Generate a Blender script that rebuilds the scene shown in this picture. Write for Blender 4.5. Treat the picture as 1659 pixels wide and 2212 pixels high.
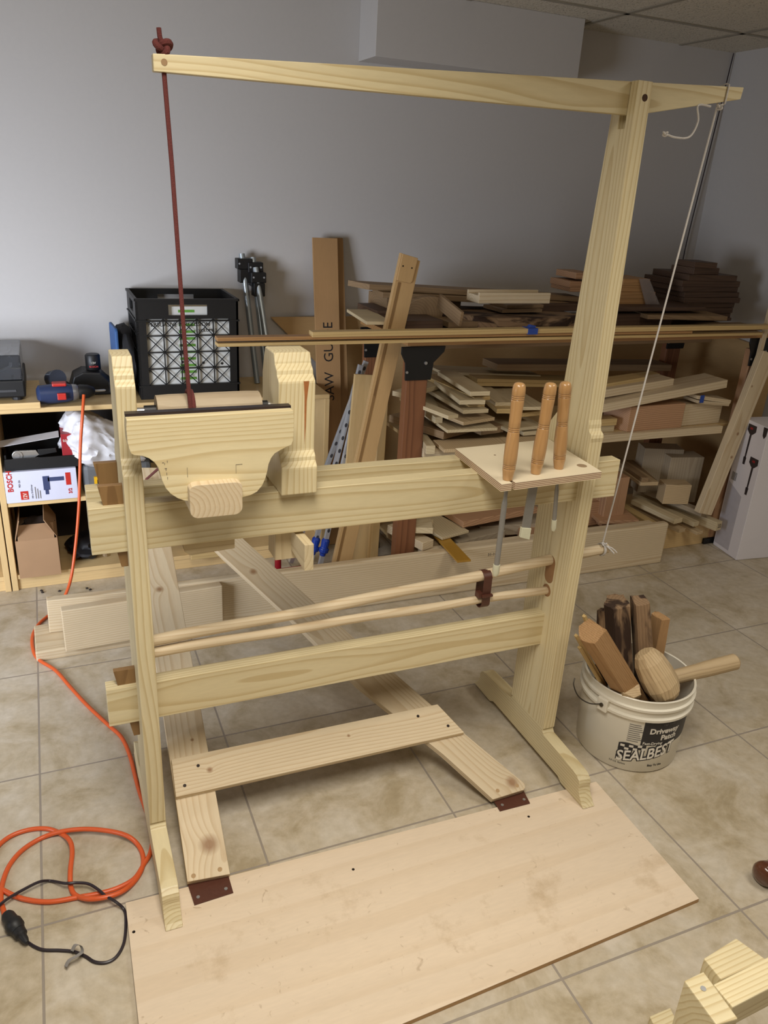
import bpy, bmesh, math, random
from mathutils import Vector, Matrix, noise
random.seed(7)
for o in list(bpy.data.objects): bpy.data.objects.remove(o, do_unlink=True)
COL = bpy.context.scene.collection
V = Vector
# ------------------------------------------------------------------ camera
FPX = 1687.9; CX, CY = 829.5, 1106.0
R = ((0.92200318, -0.38324666, 0.05506483), (-0.10008725, -0.37330209, -0.92229501), (0.3740223, 0.84484765, -0.38254381))
CAM = V((0, 0, 1.55))
cd = bpy.data.cameras.new('camera'); cam = bpy.data.objects.new('camera', cd); COL.objects.link(cam)
cd.sensor_fit = 'HORIZONTAL'; cd.sensor_width = 36; cd.lens = FPX * 36 / 1659; cd.clip_start = 0.02
cam.matrix_world = Matrix(((R[0][0], -R[1][0], -R[2][0], CAM[0]), (R[0][1], -R[1][1], -R[2][1], CAM[1]), (R[0][2], -R[1][2], -R[2][2], CAM[2]), (0, 0, 0, 1)))
bpy.context.scene.camera = cam
def at(px, py, x=None, y=None, z=None):
    c = V(((px - CX) / FPX, (py - CY) / FPX, 1))
    d = V([sum(R[j][i] * c[j] for j in range(3)) for i in range(3)])
    t = (x - CAM.x) / d.x if x is not None else (y - CAM.y) / d.y if y is not None else (z - CAM.z) / d.z
    return CAM + d * t
# ------------------------------------------------------------------ world, light, exposure
sc = bpy.context.scene
w = bpy.data.worlds.new('world'); sc.world = w; w.use_nodes = True
w.node_tree.nodes['Background'].inputs[0].default_value = (.6, .7, .9, 1); w.node_tree.nodes['Background'].inputs[1].default_value = 0.3
sc.view_settings.view_transform = 'Standard'; sc.view_settings.look = 'None'; sc.view_settings.gamma = 1; sc.view_settings.exposure = 0.0
try: sc.view_settings.use_curve_mapping = False
except Exception: pass
def area(name, loc, rot, sx, sy, power, col, spread=150):
    l = bpy.data.lights.new(name, 'AREA'); l.shape = 'RECTANGLE'; l.size = sx; l.size_y = sy; l.energy = power; l.color = col
    l.spread = math.radians(spread); o = bpy.data.objects.new(name, l); o.location = loc; o.rotation_euler = rot; COL.objects.link(o); return o
area('troffer_lamp', (0.15, 0.55, 2.22), (0, 0, 0), .55, 1.15, 30, (1, .94, .84))
area('troffer_lamp', (1.95, 0.55, 2.22), (0, 0, 0), .55, 1.15, 14, (1, .94, .84))
area('cool_side_fill', (-1.80, 1.55, .95), (0, math.radians(-84), math.radians(50)), .9, 1.3, 39, (.80, .87, 1), 98)  # added cool fill lamp inside the room, turned toward the back wall
# ------------------------------------------------------------------ materials
def s2l(c): c /= 255; return c / 12.92 if c <= .04045 else ((c + .055) / 1.055) ** 2.4
def rgb(r, g, b): return (s2l(r), s2l(g), s2l(b), 1)
MC = {}
def newmat(n):
    m = bpy.data.materials.new(n); m.use_nodes = True; nt = m.node_tree; return m, nt, nt.nodes['Principled BSDF']
def plain(n, col, rough=.5, metal=0, var=.06, scale=30, bump=0, trans=0, coat=0, stretch=None):
    if n in MC: return MC[n]
    m, nt, b = newmat(n); N = nt.nodes; L = nt.links
    tc = N.new('ShaderNodeTexCoord'); nz = N.new('ShaderNodeTexNoise'); nz.inputs['Scale'].default_value = scale; nz.inputs['Detail'].default_value = 5
    if stretch:
        mp = N.new('ShaderNodeMapping'); mp.inputs['Scale'].default_value = stretch; L.new(tc.outputs['Object'], mp.inputs[0]); L.new(mp.outputs[0], nz.inputs['Vector'])
    else: L.new(tc.outputs['Object'], nz.inputs['Vector'])
    mx = N.new('ShaderNodeMix'); mx.data_type = 'RGBA'
    mx.inputs[6].default_value = [max(0, v * (1 - var * 2)) for v in col[:3]] + [1]; mx.inputs[7].default_value = [min(1, v * (1 + var * 2)) for v in col[:3]] + [1]
    L.new(nz.outputs[0], mx.inputs[0]); L.new(mx.outputs[2], b.inputs['Base Color'])
    b.inputs['Roughness'].default_value = rough; b.inputs['Metallic'].default_value = metal
    if trans: b.inputs['Transmission Weight'].default_value = trans
    if coat: b.inputs['Coat Weight'].default_value = coat
    if bump:
        bp = N.new('ShaderNodeBump'); bp.inputs['Strength'].default_value = bump; bp.inputs['Distance'].default_value = .004; L.new(nz.outputs[0], bp.inputs['Height']); L.new(bp.outputs[0], b.inputs['Normal'])
    MC[n] = m; return m
def wood(tone, ax='X', knots=(), key=''):
    k = ('w', tone, ax, key)
    if k in MC: return MC[k]
    T = {  # base, late-wood, ring spacing m, strength, roughness
        'pine': (rgb(214, 200, 161), rgb(182, 158, 108), .008, .6, .45),
        'knotty': (rgb(212, 194, 162), rgb(184, 156, 116), .009, .55, .55),
        'old': (rgb(205, 188, 152), rgb(178, 156, 118), .011, .5, .6),
        'grey': (rgb(176, 160, 135), rgb(148, 130, 105), .010, .5, .7),
        'yellow': (rgb(200, 172, 118), rgb(172, 138, 84), .012, .5, .5),
        'mdf': (rgb(186, 152, 104), rgb(180, 146, 98), .05, .2, .6),
        'cardboard': (rgb(170, 132, 88), rgb(162, 126, 82), .05, .2, .8),
        'orange': (rgb(172, 130, 82), rgb(142, 100, 58), .010, .6, .5),
        'red': (rgb(134, 88, 58), rgb(98, 60, 38), .009, .7, .5),
        'fir': (rgb(186, 146, 110), rgb(148, 106, 76), .008, .8, .55),
        'walnut': (rgb(88, 66, 50), rgb(62, 44, 32), .010, .6, .6),
        'brown': (rgb(146, 120, 88), rgb(118, 94, 66), .011, .5, .6),
        'oak': (rgb(138, 106, 66), rgb(108, 78, 44), .006, .7, .45),
        'ply': (rgb(218, 200, 176), rgb(208, 187, 159), .06, .45, .5),
        'beech': (rgb(184, 142, 92), rgb(164, 120, 72), .008, .35, .28),
        'shelf': (rgb(214, 184, 132), rgb(200, 166, 112), .012, .35, .4),
        'log': (rgb(178, 140, 96), rgb(150, 110, 68), .006, .6, .7),
        'bark': (rgb(150, 122, 92), rgb(110, 84, 60), .009, .5, .85),
        'birch': (rgb(196, 172, 134), rgb(160, 134, 98), .008, .6, .65)}[tone]
    m, nt, b = newmat('wood_' + tone + '_' + ax + key); N = nt.nodes; L = nt.links
    def math_(op, a, c=None):
        n = N.new('ShaderNodeMath'); n.operation = op
        for i, v in enumerate((a, c)):
            if v is None: continue
            if hasattr(v, 'is_linked') or hasattr(v, 'links'): L.new(v, n.inputs[i])
            else: n.inputs[i].default_value = v
        return n.outputs[0]
    tc = N.new('ShaderNodeTexCoord'); oi = N.new('ShaderNodeObjectInfo'); sp = N.new('ShaderNodeSeparateXYZ'); L.new(tc.outputs['Object'], sp.inputs[0])
    i = 'XYZ'.index(ax); g = sp.outputs[i]; a = sp.outputs[(i + 1) % 3]; c = sp.outputs[(i + 2) % 3]
    rnd = oi.outputs['Random']; oa = (.055, -.03) if tone == 'pine' else (-.03, .05)
    gs = math_('ADD', math_('MULTIPLY', g, .16), math_('MULTIPLY', rnd, 17.3))
    cv = N.new('ShaderNodeCombineXYZ'); L.new(gs, cv.inputs[0]); L.new(a, cv.inputs[1]); L.new(c, cv.inputs[2])
    nz = N.new('ShaderNodeTexNoise'); nz.inputs['Scale'].default_value = 5; nz.inputs['Detail'].default_value = 2.5; L.new(cv.outputs[0], nz.inputs['Vector'])
    sn = N.new('ShaderNodeSeparateColor'); L.new(nz.outputs['Color'], sn.inputs[0])
    a2 = math_('ADD', a, math_('ADD', math_('MULTIPLY', math_('SUBTRACT', sn.outputs[0], .5), .065), math_('ADD', oa[0], math_('MULTIPLY', rnd, .05))))
    c2 = math_('ADD', c, math_('ADD', math_('MULTIPLY', math_('SUBTRACT', sn.outputs[1], .5), .065), math_('ADD', oa[1], math_('MULTIPLY', math_('FRACT', math_('MULTIPLY', rnd, 7.7)), .05))))
    kmask = None
    for kx, ky, kz, kr in knots:
        vd = N.new('ShaderNodeVectorMath'); vd.operation = 'DISTANCE'; L.new(tc.outputs['Object'], vd.inputs[0]); vd.inputs[1].default_value = (kx, ky, kz)
        d = math_('DIVIDE', vd.outputs['Value'], kr)
        bmp = math_('DIVIDE', kr * 1.6, math_('ADD', 1, math_('MULTIPLY', d, math_('MULTIPLY', d, .35))))
        a2 = math_('ADD', a2, bmp)
        mk = N.new('ShaderNodeMapRange'); mk.inputs[1].default_value = .35; mk.inputs[2].default_value = 1.2; mk.inputs[3].default_value = .85; mk.inputs[4].default_value = 0; L.new(d, mk.inputs[0])
        kmask = mk.outputs[0] if kmask is None else math_('MAXIMUM', kmask, mk.outputs[0])
    r = math_('SQRT', math_('ADD', math_('MULTIPLY', a2, a2), math_('MULTIPLY', c2, c2)))
    fr = math_('FRACT', math_('DIVIDE', r, T[2]))
    ramp = N.new('ShaderNodeValToRGB'); e = ramp.color_ramp.elements; e[0].position = .15; e[0].color = (0, 0, 0, 1); e[1].position = .86; e[1].color = (1, 1, 1, 1)
    x = e.new(.97); x.color = (.9, .9, .9, 1); x = e.new(1.0); x.color = (0, 0, 0, 1); x = e.new(.6); x.color = (.22, .22, .22, 1); L.new(fr, ramp.inputs[0])
    fac = math_('MULTIPLY', ramp.outputs[0], T[3])
    mx = N.new('ShaderNodeMix'); mx.data_type = 'RGBA'; mx.inputs[6].default_value = T[0]; mx.inputs[7].default_value = T[1]; L.new(fac, mx.inputs[0])
    # fibres and broad tint
    cv2 = N.new('ShaderNodeCombineXYZ'); L.new(math_('MULTIPLY', gs, 1.0), cv2.inputs[0]); L.new(a, cv2.inputs[1]); L.new(c, cv2.inputs[2])
    nf = N.new('ShaderNodeTexNoise'); nf.inputs['Scale'].default_value = 160; nf.inputs['Detail'].default_value = 3; L.new(cv2.outputs[0], nf.inputs['Vector'])
    nb = N.new('ShaderNodeTexNoise'); nb.inputs['Scale'].default_value = 5; L.new(cv.outputs[0], nb.inputs['Vector'])
    big = .3
    val = math_('ADD', math_('ADD', math_('MULTIPLY', nf.outputs[0], .14), math_('MULTIPLY', nb.outputs[0], big)), 1 - .07 - big / 2)
    val = math_('ADD', val, math_('MULTIPLY', math_('SUBTRACT', math_('FRACT', math_('MULTIPLY', rnd, 3.3)), .5), .12))
    hs = N.new('ShaderNodeHueSaturation'); L.new(mx.outputs[2], hs.inputs['Color']); L.new(val, hs.inputs['Value'])
    out = hs.outputs[0]
    if tone == 'bark':
        nk = N.new('ShaderNodeTexNoise'); nk.inputs['Scale'].default_value = 16; nk.inputs['Detail'].default_value = 5; nk.inputs['Distortion'].default_value = .8; cvb = N.new('ShaderNodeCombineXYZ'); L.new(math_('MULTIPLY', gs, 1.6), cvb.inputs[0]); L.new(a, cvb.inputs[1]); L.new(c, cvb.inputs[2]); L.new(cvb.outputs[0], nk.inputs['Vector'])
        rk = N.new('ShaderNodeValToRGB'); rk.color_ramp.elements[0].position = .46; rk.color_ramp.elements[1].position = .54; L.new(nk.outputs[0], rk.inputs[0])
        mk_ = N.new('ShaderNodeMix'); mk_.data_type = 'RGBA'; L.new(rk.outputs[0], mk_.inputs[0]); L.new(out, mk_.inputs[6]); mk_.inputs[7].default_value = rgb(58, 40, 28); out = mk_.outputs[2]
    if kmask is not None:
        km = N.new('ShaderNodeMix'); km.data_type = 'RGBA'; L.new(kmask, km.inputs[0]); L.new(out, km.inputs[6]); km.inputs[7].default_value = rgb(140, 100, 62); out = km.outputs[2]
    L.new(out, b.inputs['Base Color']); b.inputs['Roughness'].default_value = T[4]
    if tone == 'beech':
        sg_ = N.new('ShaderNodeSeparateXYZ'); L.new(tc.outputs['Generated'], sg_.inputs[0]); acc = None
        for zb in (.0275, .0315, .0355, .1115, .1155, .1195, .1815, .1855, .1895):
            h_ = math_('LESS_THAN', math_('ABSOLUTE', math_('SUBTRACT', sg_.outputs[2], zb / .2178)), .0034); acc = h_ if acc is None else math_('MAXIMUM', acc, h_)
        gm_ = N.new('ShaderNodeMix'); gm_.data_type = 'RGBA'; L.new(math_('MULTIPLY', acc, .65), gm_.inputs[0]); L.new(out, gm_.inputs[6]); gm_.inputs[7].default_value = rgb(96, 58, 28); L.new(gm_.outputs[2], b.inputs['Base Color'])
    if tone == 'beech': b.inputs['Coat Weight'].default_value = .5; b.inputs['Coat Roughness'].default_value = .2
    bp = N.new('ShaderNodeBump'); bp.inputs['Strength'].default_value = .6 if tone in ('bark', 'log') else .12; bp.inputs['Distance'].default_value = .004 if tone in ('bark', 'log') else .001
    L.new(nf.outputs[0], bp.inputs['Height']); L.new(bp.outputs[0], b.inputs['Normal'])
    MC[k] = m; return m
black = lambda: plain('black_plastic', rgb(15, 15, 16), .5, var=.1)
white = lambda: plain('white_plastic', rgb(222, 218, 205), .4, var=.02)
steel = lambda: plain('steel', rgb(176, 176, 176), .3, .7, .05, 60)
dark = lambda: plain('dark_ink', rgb(30, 28, 28), .6)
screwm = lambda: plain('dark_screw', rgb(58, 50, 46), .4, .8)
# ------------------------------------------------------------------ mesh helpers
def prism(bm, pts, axis, a, b):
    """pts are 2D outline points; axis 'X': (y,z), 'Y': (x,z), 'Z': (x,y)"""
    mk = {'X': lambda p, t: (t, p[0], p[1]), 'Y': lambda p, t: (p[0], t, p[1]), 'Z': lambda p, t: (p[0], p[1], t)}[axis]
    A = [bm.verts.new(mk(p, a)) for p in pts]; B = [bm.verts.new(mk(p, b)) for p in pts]; n = len(pts)
    bm.faces.new(A); bm.faces.new(B)
    for i in range(n): bm.faces.new((A[i], A[(i + 1) % n], B[(i + 1) % n], B[i]))
def box(bm, a, b):
    prism(bm, [(a[0], a[1]), (b[0], a[1]), (b[0], b[1]), (a[0], b[1])], 'Z', a[2], b[2])
def frame_of(d):
    d = V(d).normalized(); u = d.cross(V((0, 0, 1)))
    if u.length < 1e-3: u = V((1, 0, 0))
    u.normalize(); return d, u, d.cross(u).normalized()
def tube(bm, pts, r, seg=10, caps=True):
    pts = [V(p) for p in pts]; rs = r if isinstance(r, (list, tuple)) else [r] * len(pts); rings = []
    d0 = (pts[1] - pts[0]).normalized(); _, u, v = frame_of(d0)
    for i, p in enumerate(pts):
        d = (pts[min(i + 1, len(pts) - 1)] - pts[max(i - 1, 0)]).normalized()
        u = (u - d * u.dot(d)); u = u.normalized() if u.length > 1e-6 else frame_of(d)[1]; v = d.cross(u)
        rings.append([bm.verts.new(p + (u * math.cos(t) + v * math.sin(t)) * rs[i]) for t in [2 * math.pi * k / seg for k in range(seg)]])
    for i in range(len(rings) - 1):
        for k in range(seg): bm.faces.new((rings[i][k], rings[i][(k + 1) % seg], rings[i + 1][(k + 1) % seg], rings[i + 1][k]))
    if caps: bm.faces.new(rings[0]); bm.faces.new(rings[-1])
def spin(bm, prof, seg=32, c=(0, 0, 0)):
    rings = []
    for r, z in prof: rings.append([bm.verts.new((c[0] + r * math.cos(2 * math.pi * k / seg), c[1] + r * math.sin(2 * math.pi * k / seg), c[2] + z)) for k in range(seg)])
    for i in range(len(rings) - 1):
        for k in range(seg): bm.faces.new((rings[i][k], rings[i][(k + 1) % seg], rings[i + 1][(k + 1) % seg], rings[i + 1][k]))
    if prof[0][0] > 1e-4: bm.faces.new(rings[0])
    if prof[-1][0] > 1e-4: bm.faces.new(rings[-1])
def spline(pts, n=8):
    pts = [V(p) for p in pts]; P = [pts[0]] + pts + [pts[-1]]; out = []
    for i in range(1, len(P) - 2):
        for k in range(n):
            t = k / n; a, b, c, d = P[i - 1], P[i], P[i + 1], P[i + 2]
            out.append(.5 * ((2 * b) + (c - a) * t + (2 * a - 5 * b + 4 * c - d) * t * t + (3 * b - a - 3 * c + d) * t ** 3))
    out.append(pts[-1]); return out
def link(name, bm, mat, parent=None, M=None, smooth=False, bevel=0, world=True):
    """bm in world coordinates when M is None, else in the local frame M. Parent roots carry no rotation."""
    bmesh.ops.recalc_face_normals(bm, faces=bm.faces)
    me = bpy.data.meshes.new(name); 
    base = V(parent['_b']) if parent is not None else None
    if M is None and world:
        if True:
            xs = [v.co.x for v in bm.verts]; ys = [v.co.y for v in bm.verts]; zs = [v.co.z for v in bm.verts]
            org = V(((min(xs) + max(xs)) / 2, (min(ys) + max(ys)) / 2, (min(zs) + max(zs)) / 2 if base is not None else min(zs))); bmesh.ops.translate(bm, verts=bm.verts, vec=-org)
    bm.to_mesh(me); bm.free(); me.materials.append(mat)
    if smooth:
        for p in me.polygons: p.use_smooth = True
        try: me.set_sharp_from_angle(angle=math.radians(40))
        except Exception: pass
    o = bpy.data.objects.new(name, me); COL.objects.link(o)
    if parent is not None:
        o.parent = parent
        if M is not None: o.matrix_basis = Matrix.Translation(-base) @ M; o['_b'] = [0, 0, 0]
        elif world: o.location = org - base; o['_b'] = list(org)
        else: o['_b'] = list(base)
    else:
        if M is not None: o.matrix_world = M
        elif world: o.location = org; o['_b'] = list(org)
        if M is not None or not world: o['_b'] = [0, 0, 0]
    if bevel:
        bv = o.modifiers.new('bevel', 'BEVEL'); bv.width = bevel; bv.segments = 2; bv.limit_method = 'ANGLE'; bv.angle_limit = math.radians(40)
    return o
def tag(o, label, cat, group=None, kind=None):
    o['label'] = label; o['category'] = cat
    if group: o['group'] = group
    if kind: o['kind'] = kind
    return o
def thing(name, base, label, cat, group=None):
    o = bpy.data.objects.new(name, None); o.empty_display_size = .05; o.location = base; o['_b'] = list(base); COL.objects.link(o)
    return tag(o, label, cat, group)
def part(name, fn, mat, parent, **k):
    bm = bmesh.new(); fn(bm); return link(name, bm, mat, parent, **k)
def solo(name, fn, mat, label, cat, group=None, **k):
    bm = bmesh.new(); fn(bm); return tag(link(name, bm, mat, None, **k), label, cat, group)
def struct(name, fn, mat, **k):
    bm = bmesh.new(); fn(bm); o = link(name, bm, mat, None, **k); o['kind'] = 'structure'; return o
def M_of(o, u, v, wv): 
    return Matrix(((u[0], v[0], wv[0], o[0]), (u[1], v[1], wv[1], o[1]), (u[2], v[2], wv[2], o[2]), (0, 0, 0, 1)))
def beam(name, A, B, W, T, mat, parent=None, up=(0, 0, 1), side=0, bevel=.0012, cut=0, cutB=0, label=None, cat='board', group=None, drop=0):
    """a plank from A to B (centres of its top or axis line); W across, T thick; side -1/0/1 shifts across, drop 1 hangs it below the line"""
    A = V(A); B = V(B); u = (B - A); Lg = u.length; u.normalize(); v = V(up).cross(u).normalized(); wv = u.cross(v).normalized()
    c0 = side * W / 2; t0 = -T / 2 * drop
    bm = bmesh.new(); pts = [(0, c0 - W / 2), (Lg, c0 - W / 2 + 0), (Lg - cutB, c0 + W / 2), (cut, c0 + W / 2)]
    prism(bm, pts, 'Z', t0 - T / 2, t0 + T / 2)
    o = link(name, bm, mat, parent, M=M_of(A, u, v, wv), bevel=bevel)
    if label: tag(o, label, cat, group)
    return o
def text_bm(s, size, extrude=.0004, bold=0):
    cu = bpy.data.curves.new('t', 'FONT'); cu.body = s; cu.size = size; cu.extrude = extrude; cu.offset = bold; cu.resolution_u = 3
    o = bpy.data.objects.new('t', cu); COL.objects.link(o); dg = bpy.context.evaluated_depsgraph_get(); me = bpy.data.meshes.new_from_object(o.evaluated_get(dg))
    bm = bmesh.new(); bm.from_mesh(me); bpy.data.objects.remove(o); bpy.data.curves.remove(cu); bpy.data.meshes.remove(me); return bm
def text(name, s, size, org, u, v, mat, parent, sx=1, bold=0):
    u = V(u).normalized(); v = V(v).normalized(); n = u.cross(v)
    bm = text_bm(s, size, bold=bold); bmesh.ops.scale(bm, vec=(sx, 1, 1), verts=bm.verts)
    return link(name, bm, mat, parent, M=M_of(org, u, v, n))
# ------------------------------------------------------------------ room
XW, YW, ZC = 3.24, 3.42, 2.255; XL, YF = -2.0, -1.6
def floor_mat():
    m, nt, b = newmat('beige_floor_tile'); N = nt.nodes; L = nt.links
    tc = N.new('ShaderNodeTexCoord'); mp = N.new('ShaderNodeMapping'); mp.inputs['Location'].default_value = (.142 + 5.12, -.899 + 5.12, 0); L.new(tc.outputs['Object'], mp.inputs[0])
    br = N.new('ShaderNodeTexBrick'); br.offset = 0; br.squash = 1; br.inputs['Scale'].default_value = 1; br.inputs['Brick Width'].default_value = .512; br.inputs['Row Height'].default_value = .512
    br.inputs['Mortar Size'].default_value = .0028; br.inputs['Mortar Smooth'].default_value = .1; br.inputs['Color1'].default_value = (1, 1, 1, 1); br.inputs['Color2'].default_value = (.86, .86, .86, 1); br.inputs['Mortar'].default_value = (0, 0, 0, 1)
    L.new(mp.outputs[0], br.inputs['Vector'])
    def nz(s, d, r=.6, w_=0):
        n = N.new('ShaderNodeTexNoise'); n.inputs['Scale'].default_value = s; n.inputs['Detail'].default_value = d; n.inputs['Roughness'].default_value = r; n.inputs['Distortion'].default_value = w_; L.new(tc.outputs['Object'], n.inputs['Vector']); return n
    n1 = nz(5.5, 7, .68, .5); n2 = nz(40, 5); n3 = nz(1.7, 3)
    r1 = N.new('ShaderNodeValToRGB'); e = r1.color_ramp.elements; e[0].position = .36; e[0].color = rgb(176, 161, 133); e[1].position = .64; e[1].color = rgb(207, 197, 180); x = e.new(.48); x.color = rgb(195, 182, 159); L.new(n1.outputs[0], r1.inputs[0])
    m1 = N.new('ShaderNodeMix'); m1.data_type = 'RGBA'; m1.blend_type = 'MULTIPLY'; m1.inputs[0].default_value = 1; L.new(r1.outputs[0], m1.inputs[6])
    r2 = N.new('ShaderNodeValToRGB'); r2.color_ramp.elements[0].position = .3; r2.color_ramp.elements[0].color = (.84, .83, .80, 1); r2.color_ramp.elements[1].position = .65; L.new(n2.outputs[0], r2.inputs[0]); L.new(r2.outputs[0], m1.inputs[7])
    m2 = N.new('ShaderNodeMix'); m2.data_type = 'RGBA'; m2.blend_type = 'MULTIPLY'; m2.inputs[0].default_value = .5; L.new(m1.outputs[2], m2.inputs[6]); L.new(br.outputs['Color'], m2.inputs[7])
    m3 = N.new('ShaderNodeMix'); m3.data_type = 'RGBA'; L.new(br.outputs['Fac'], m3.inputs[0]); L.new(m2.outputs[2], m3.inputs[6]); m3.inputs[7].default_value = rgb(150, 140, 128); L.new(m3.outputs[2], b.inputs['Base Color'])
    b.inputs['Roughness'].default_value = .38
    bp = N.new('ShaderNodeBump'); bp.invert = True; bp.inputs['Strength'].default_value = .6; bp.inputs['Distance'].default_value = .003; L.new(br.outputs['Fac'], bp.inputs['Height'])
    bp2 = N.new('ShaderNodeBump'); bp2.inputs['Strength'].default_value = .15; bp2.inputs['Distance'].default_value = .003; L.new(n1.outputs[0], bp2.inputs['Height']); L.new(bp.outputs[0], bp2.inputs['Normal']); L.new(bp2.outputs[0], b.inputs['Normal'])
    return m
def ceil_mat():
    m, nt, b = newmat('acoustic_ceiling_tile'); N = nt.nodes; L = nt.links
    tc = N.new('ShaderNodeTexCoord'); n = N.new('ShaderNodeTexVoronoi'); n.inputs['Scale'].default_value = 90; L.new(tc.outputs['Object'], n.inputs['Vector'])
    n2 = N.new('ShaderNodeTexNoise'); n2.inputs['Scale'].default_value = 45; n2.inputs['Detail'].default_value = 6; L.new(tc.outputs['Object'], n2.inputs['Vector'])
    a = N.new('ShaderNodeMath'); a.operation = 'MULTIPLY'; L.new(n.outputs['Distance'], a.inputs[0]); L.new(n2.outputs[0], a.inputs[1])
    r = N.new('ShaderNodeValToRGB'); r.color_ramp.elements[0].position = .055; r.color_ramp.elements[0].color = rgb(84, 78, 68); r.color_ramp.elements[1].position = .12; r.color_ramp.elements[1].color = rgb(206, 198, 182); L.new(a.outputs[0], r.inputs[0]); L.new(r.outputs[0], b.inputs['Base Color'])
    b.inputs['Roughness'].default_value = .9; bp = N.new('ShaderNodeBump'); bp.inputs['Distance'].default_value = .004; L.new(a.outputs[0], bp.inputs['Height']); L.new(bp.outputs[0], b.inputs['Normal'])
    return m
wall_m = plain('painted_drywall', rgb(196, 192, 188), .75, var=.012, scale=60, bump=.03)
struct('floor', lambda bm: box(bm, (XL, YF, -.1), (XW, YW, 0)), floor_mat(), world=False)
struct('wall_back', lambda bm: box(bm, (XL - .1, YW, -.1), (XW + .1, YW + .1, ZC + .1)), wall_m)
struct('wall_right', lambda bm: box(bm, (XW, YF - .1, -.1), (XW + .1, YW, ZC + .1)), wall_m)
struct('wall_left', lambda bm: box(bm, (XL - .1, YF, -.1), (XL, YW, ZC + .1)), wall_m)
struct('wall_front', lambda bm: box(bm, (XL - .1, YF - .1, -.1), (XW, YF, ZC + .1)), wall_m)
cm = ceil_mat(); gm = plain('ceiling_grid_metal', rgb(150, 142, 126), .5)
def ceil_bars(bm):
    x = 2.286 - .62 * 6
    while x < XW: box(bm, (x - .012, YF, ZC - .004), (x + .012, YW, ZC + .002)); x += .62
    y = 3.04 - .62 * 7
    while y < YW: box(bm, (XL, y - .012, ZC - .004), (XW, y + .012, ZC + .002)); y += .62
c_ = struct('ceiling', lambda bm: box(bm, (XL, YF, ZC), (XW, YW, ZC + .1)), cm)
g_ = part('ceiling_grid', ceil_bars, gm, c_)
struct('trim_1', lambda bm: box(bm, (1.28, 3.236, 2.02), (2.226, YW, ZC)), wall_m, bevel=.002)   # boxed duct on the wall
# ------------------------------------------------------------------ the pole lathe
lathe = thing('pole_lathe', (.66, 1.60, 0), 'tall pale pine pole lathe standing in the middle on the plywood sheet', 'lathe')
pz = wood('pine', 'Z'); px_ = wood('pine', 'X'); py_ = wood('pine', 'Y')
XR0, XR1, X0, X1 = 1.2195, 1.2575, .1075, .1455
def foot_profile():
    top = [at(a, b, x=XR0) for a, b in ((1260, 1748.5), (1256, 1738), (1253.7, 1728), (1251, 1717), (1250, 1704.5), (1251.5, 1696), (1251, 1688), (1246, 1675.6), (1238, 1664), (1173.7, 1587), (1172, 1580), (1171, 1573))]
    f = [(p.y, max(.0125, p.z)) for p in top]; zt = f[-1][1]; yc = 1.6035
    bk = [(2 * yc - y, z) for y, z in reversed(f)]
    under = [(2 * yc - 1.40, .0125), (2 * yc - 1.42, .024), (1.42, .024), (1.40, .0125)]
    return f + bk + under, zt
FP, ZF = foot_profile()
for xa, xb in ((X0, X1), (XR0, XR1)): part('foot', lambda bm: prism(bm, FP, 'X', xa, xb), py_, lathe, bevel=.0015)
def scurve(y0, z0, y1, z1, n=8, k=1.0):   # ogee step from (y0,z0) up to (y1,z1)
    return [(y0 + (y1 - y0) * (t - k * math.sin(4 * math.pi * t) / (4 * math.pi) * 1.0), z0 + (z1 - z0) * (t + k * .0 * t)) for t in [i / n for i in range(n + 1)]]
# left upright
lp = [(1.5135, ZF)] + [(1.5135, .992)] + scurve(1.5135, .996, 1.540, 1.032, 10) + [(1.540, 1.165)] + scurve(1.540, 1.168, 1.566, 1.206, 10) + [(1.574, 1.224), (1.642, 1.224), (1.652, 1.206), (1.6655, 1.165), (1.6655, 1.032), (1.6935, .996), (1.6935, ZF)]
part('upright', lambda bm: prism(bm, lp, 'X', X0, X1), pz, lathe, bevel=.002)
# right upright, tapering above the shaped shoulder, slotted for the pole, with slots for the rods
def seg_prism(bm, a, b): prism(bm, a, 'X', *b)
rp_lo = [(1.5135, ZF), (1.5135, .992), (1.511, 1.003), (1.514, 1.012), (1.524, 1.018), (1.527, 1.024), (1.5275, 1.034), (1.531, 1.045), (1.5463, 1.793), (1.5705, 1.793), (1.5705, 1.700), (1.5945, 1.700), (1.5945, 1.793), (1.621, 1.793), (1.6255, 1.700), (1.66, 1.045), (1.6655, 1.032), (1.6935, .996), (1.6935, ZF)]
rp_hi = [(1.5445, 1.700), (1.546, 1.793), (1.621, 1.793), (1.6255, 1.700)]
XM0, XM1 = 1.2195, 1.2575
def right_up(bm):
    prism(bm, rp_lo, 'X', XR0, XR1)
up_r = part('upright', right_up, pz, lathe, bevel=.0012)
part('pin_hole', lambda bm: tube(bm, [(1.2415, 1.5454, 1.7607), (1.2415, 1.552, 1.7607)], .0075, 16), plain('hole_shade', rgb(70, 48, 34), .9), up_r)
part('rod_slot', lambda bm: prism(bm, [(1.596 + .020 * math.cos(a), .600 + .02 * math.sin(a) + (.022 if math.sin(a) > 0 else -.022)) for a in [k * math.pi / 10 for k in range(20)]], 'X', XR0 - .0006, XR0 + .002), plain('slot_shade', rgb(150, 112, 72), .8), up_r)
part('rod_slot', lambda bm: prism(bm, [(1.596 + .0185 * math.cos(a), .534 + .0185 * math.sin(a)) for a in [k * math.pi / 10 for k in range(20)]], 'X', XR0 - .0006, XR0 + .002), plain('slot_shade', rgb(150, 112, 72), .8), up_r)
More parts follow.
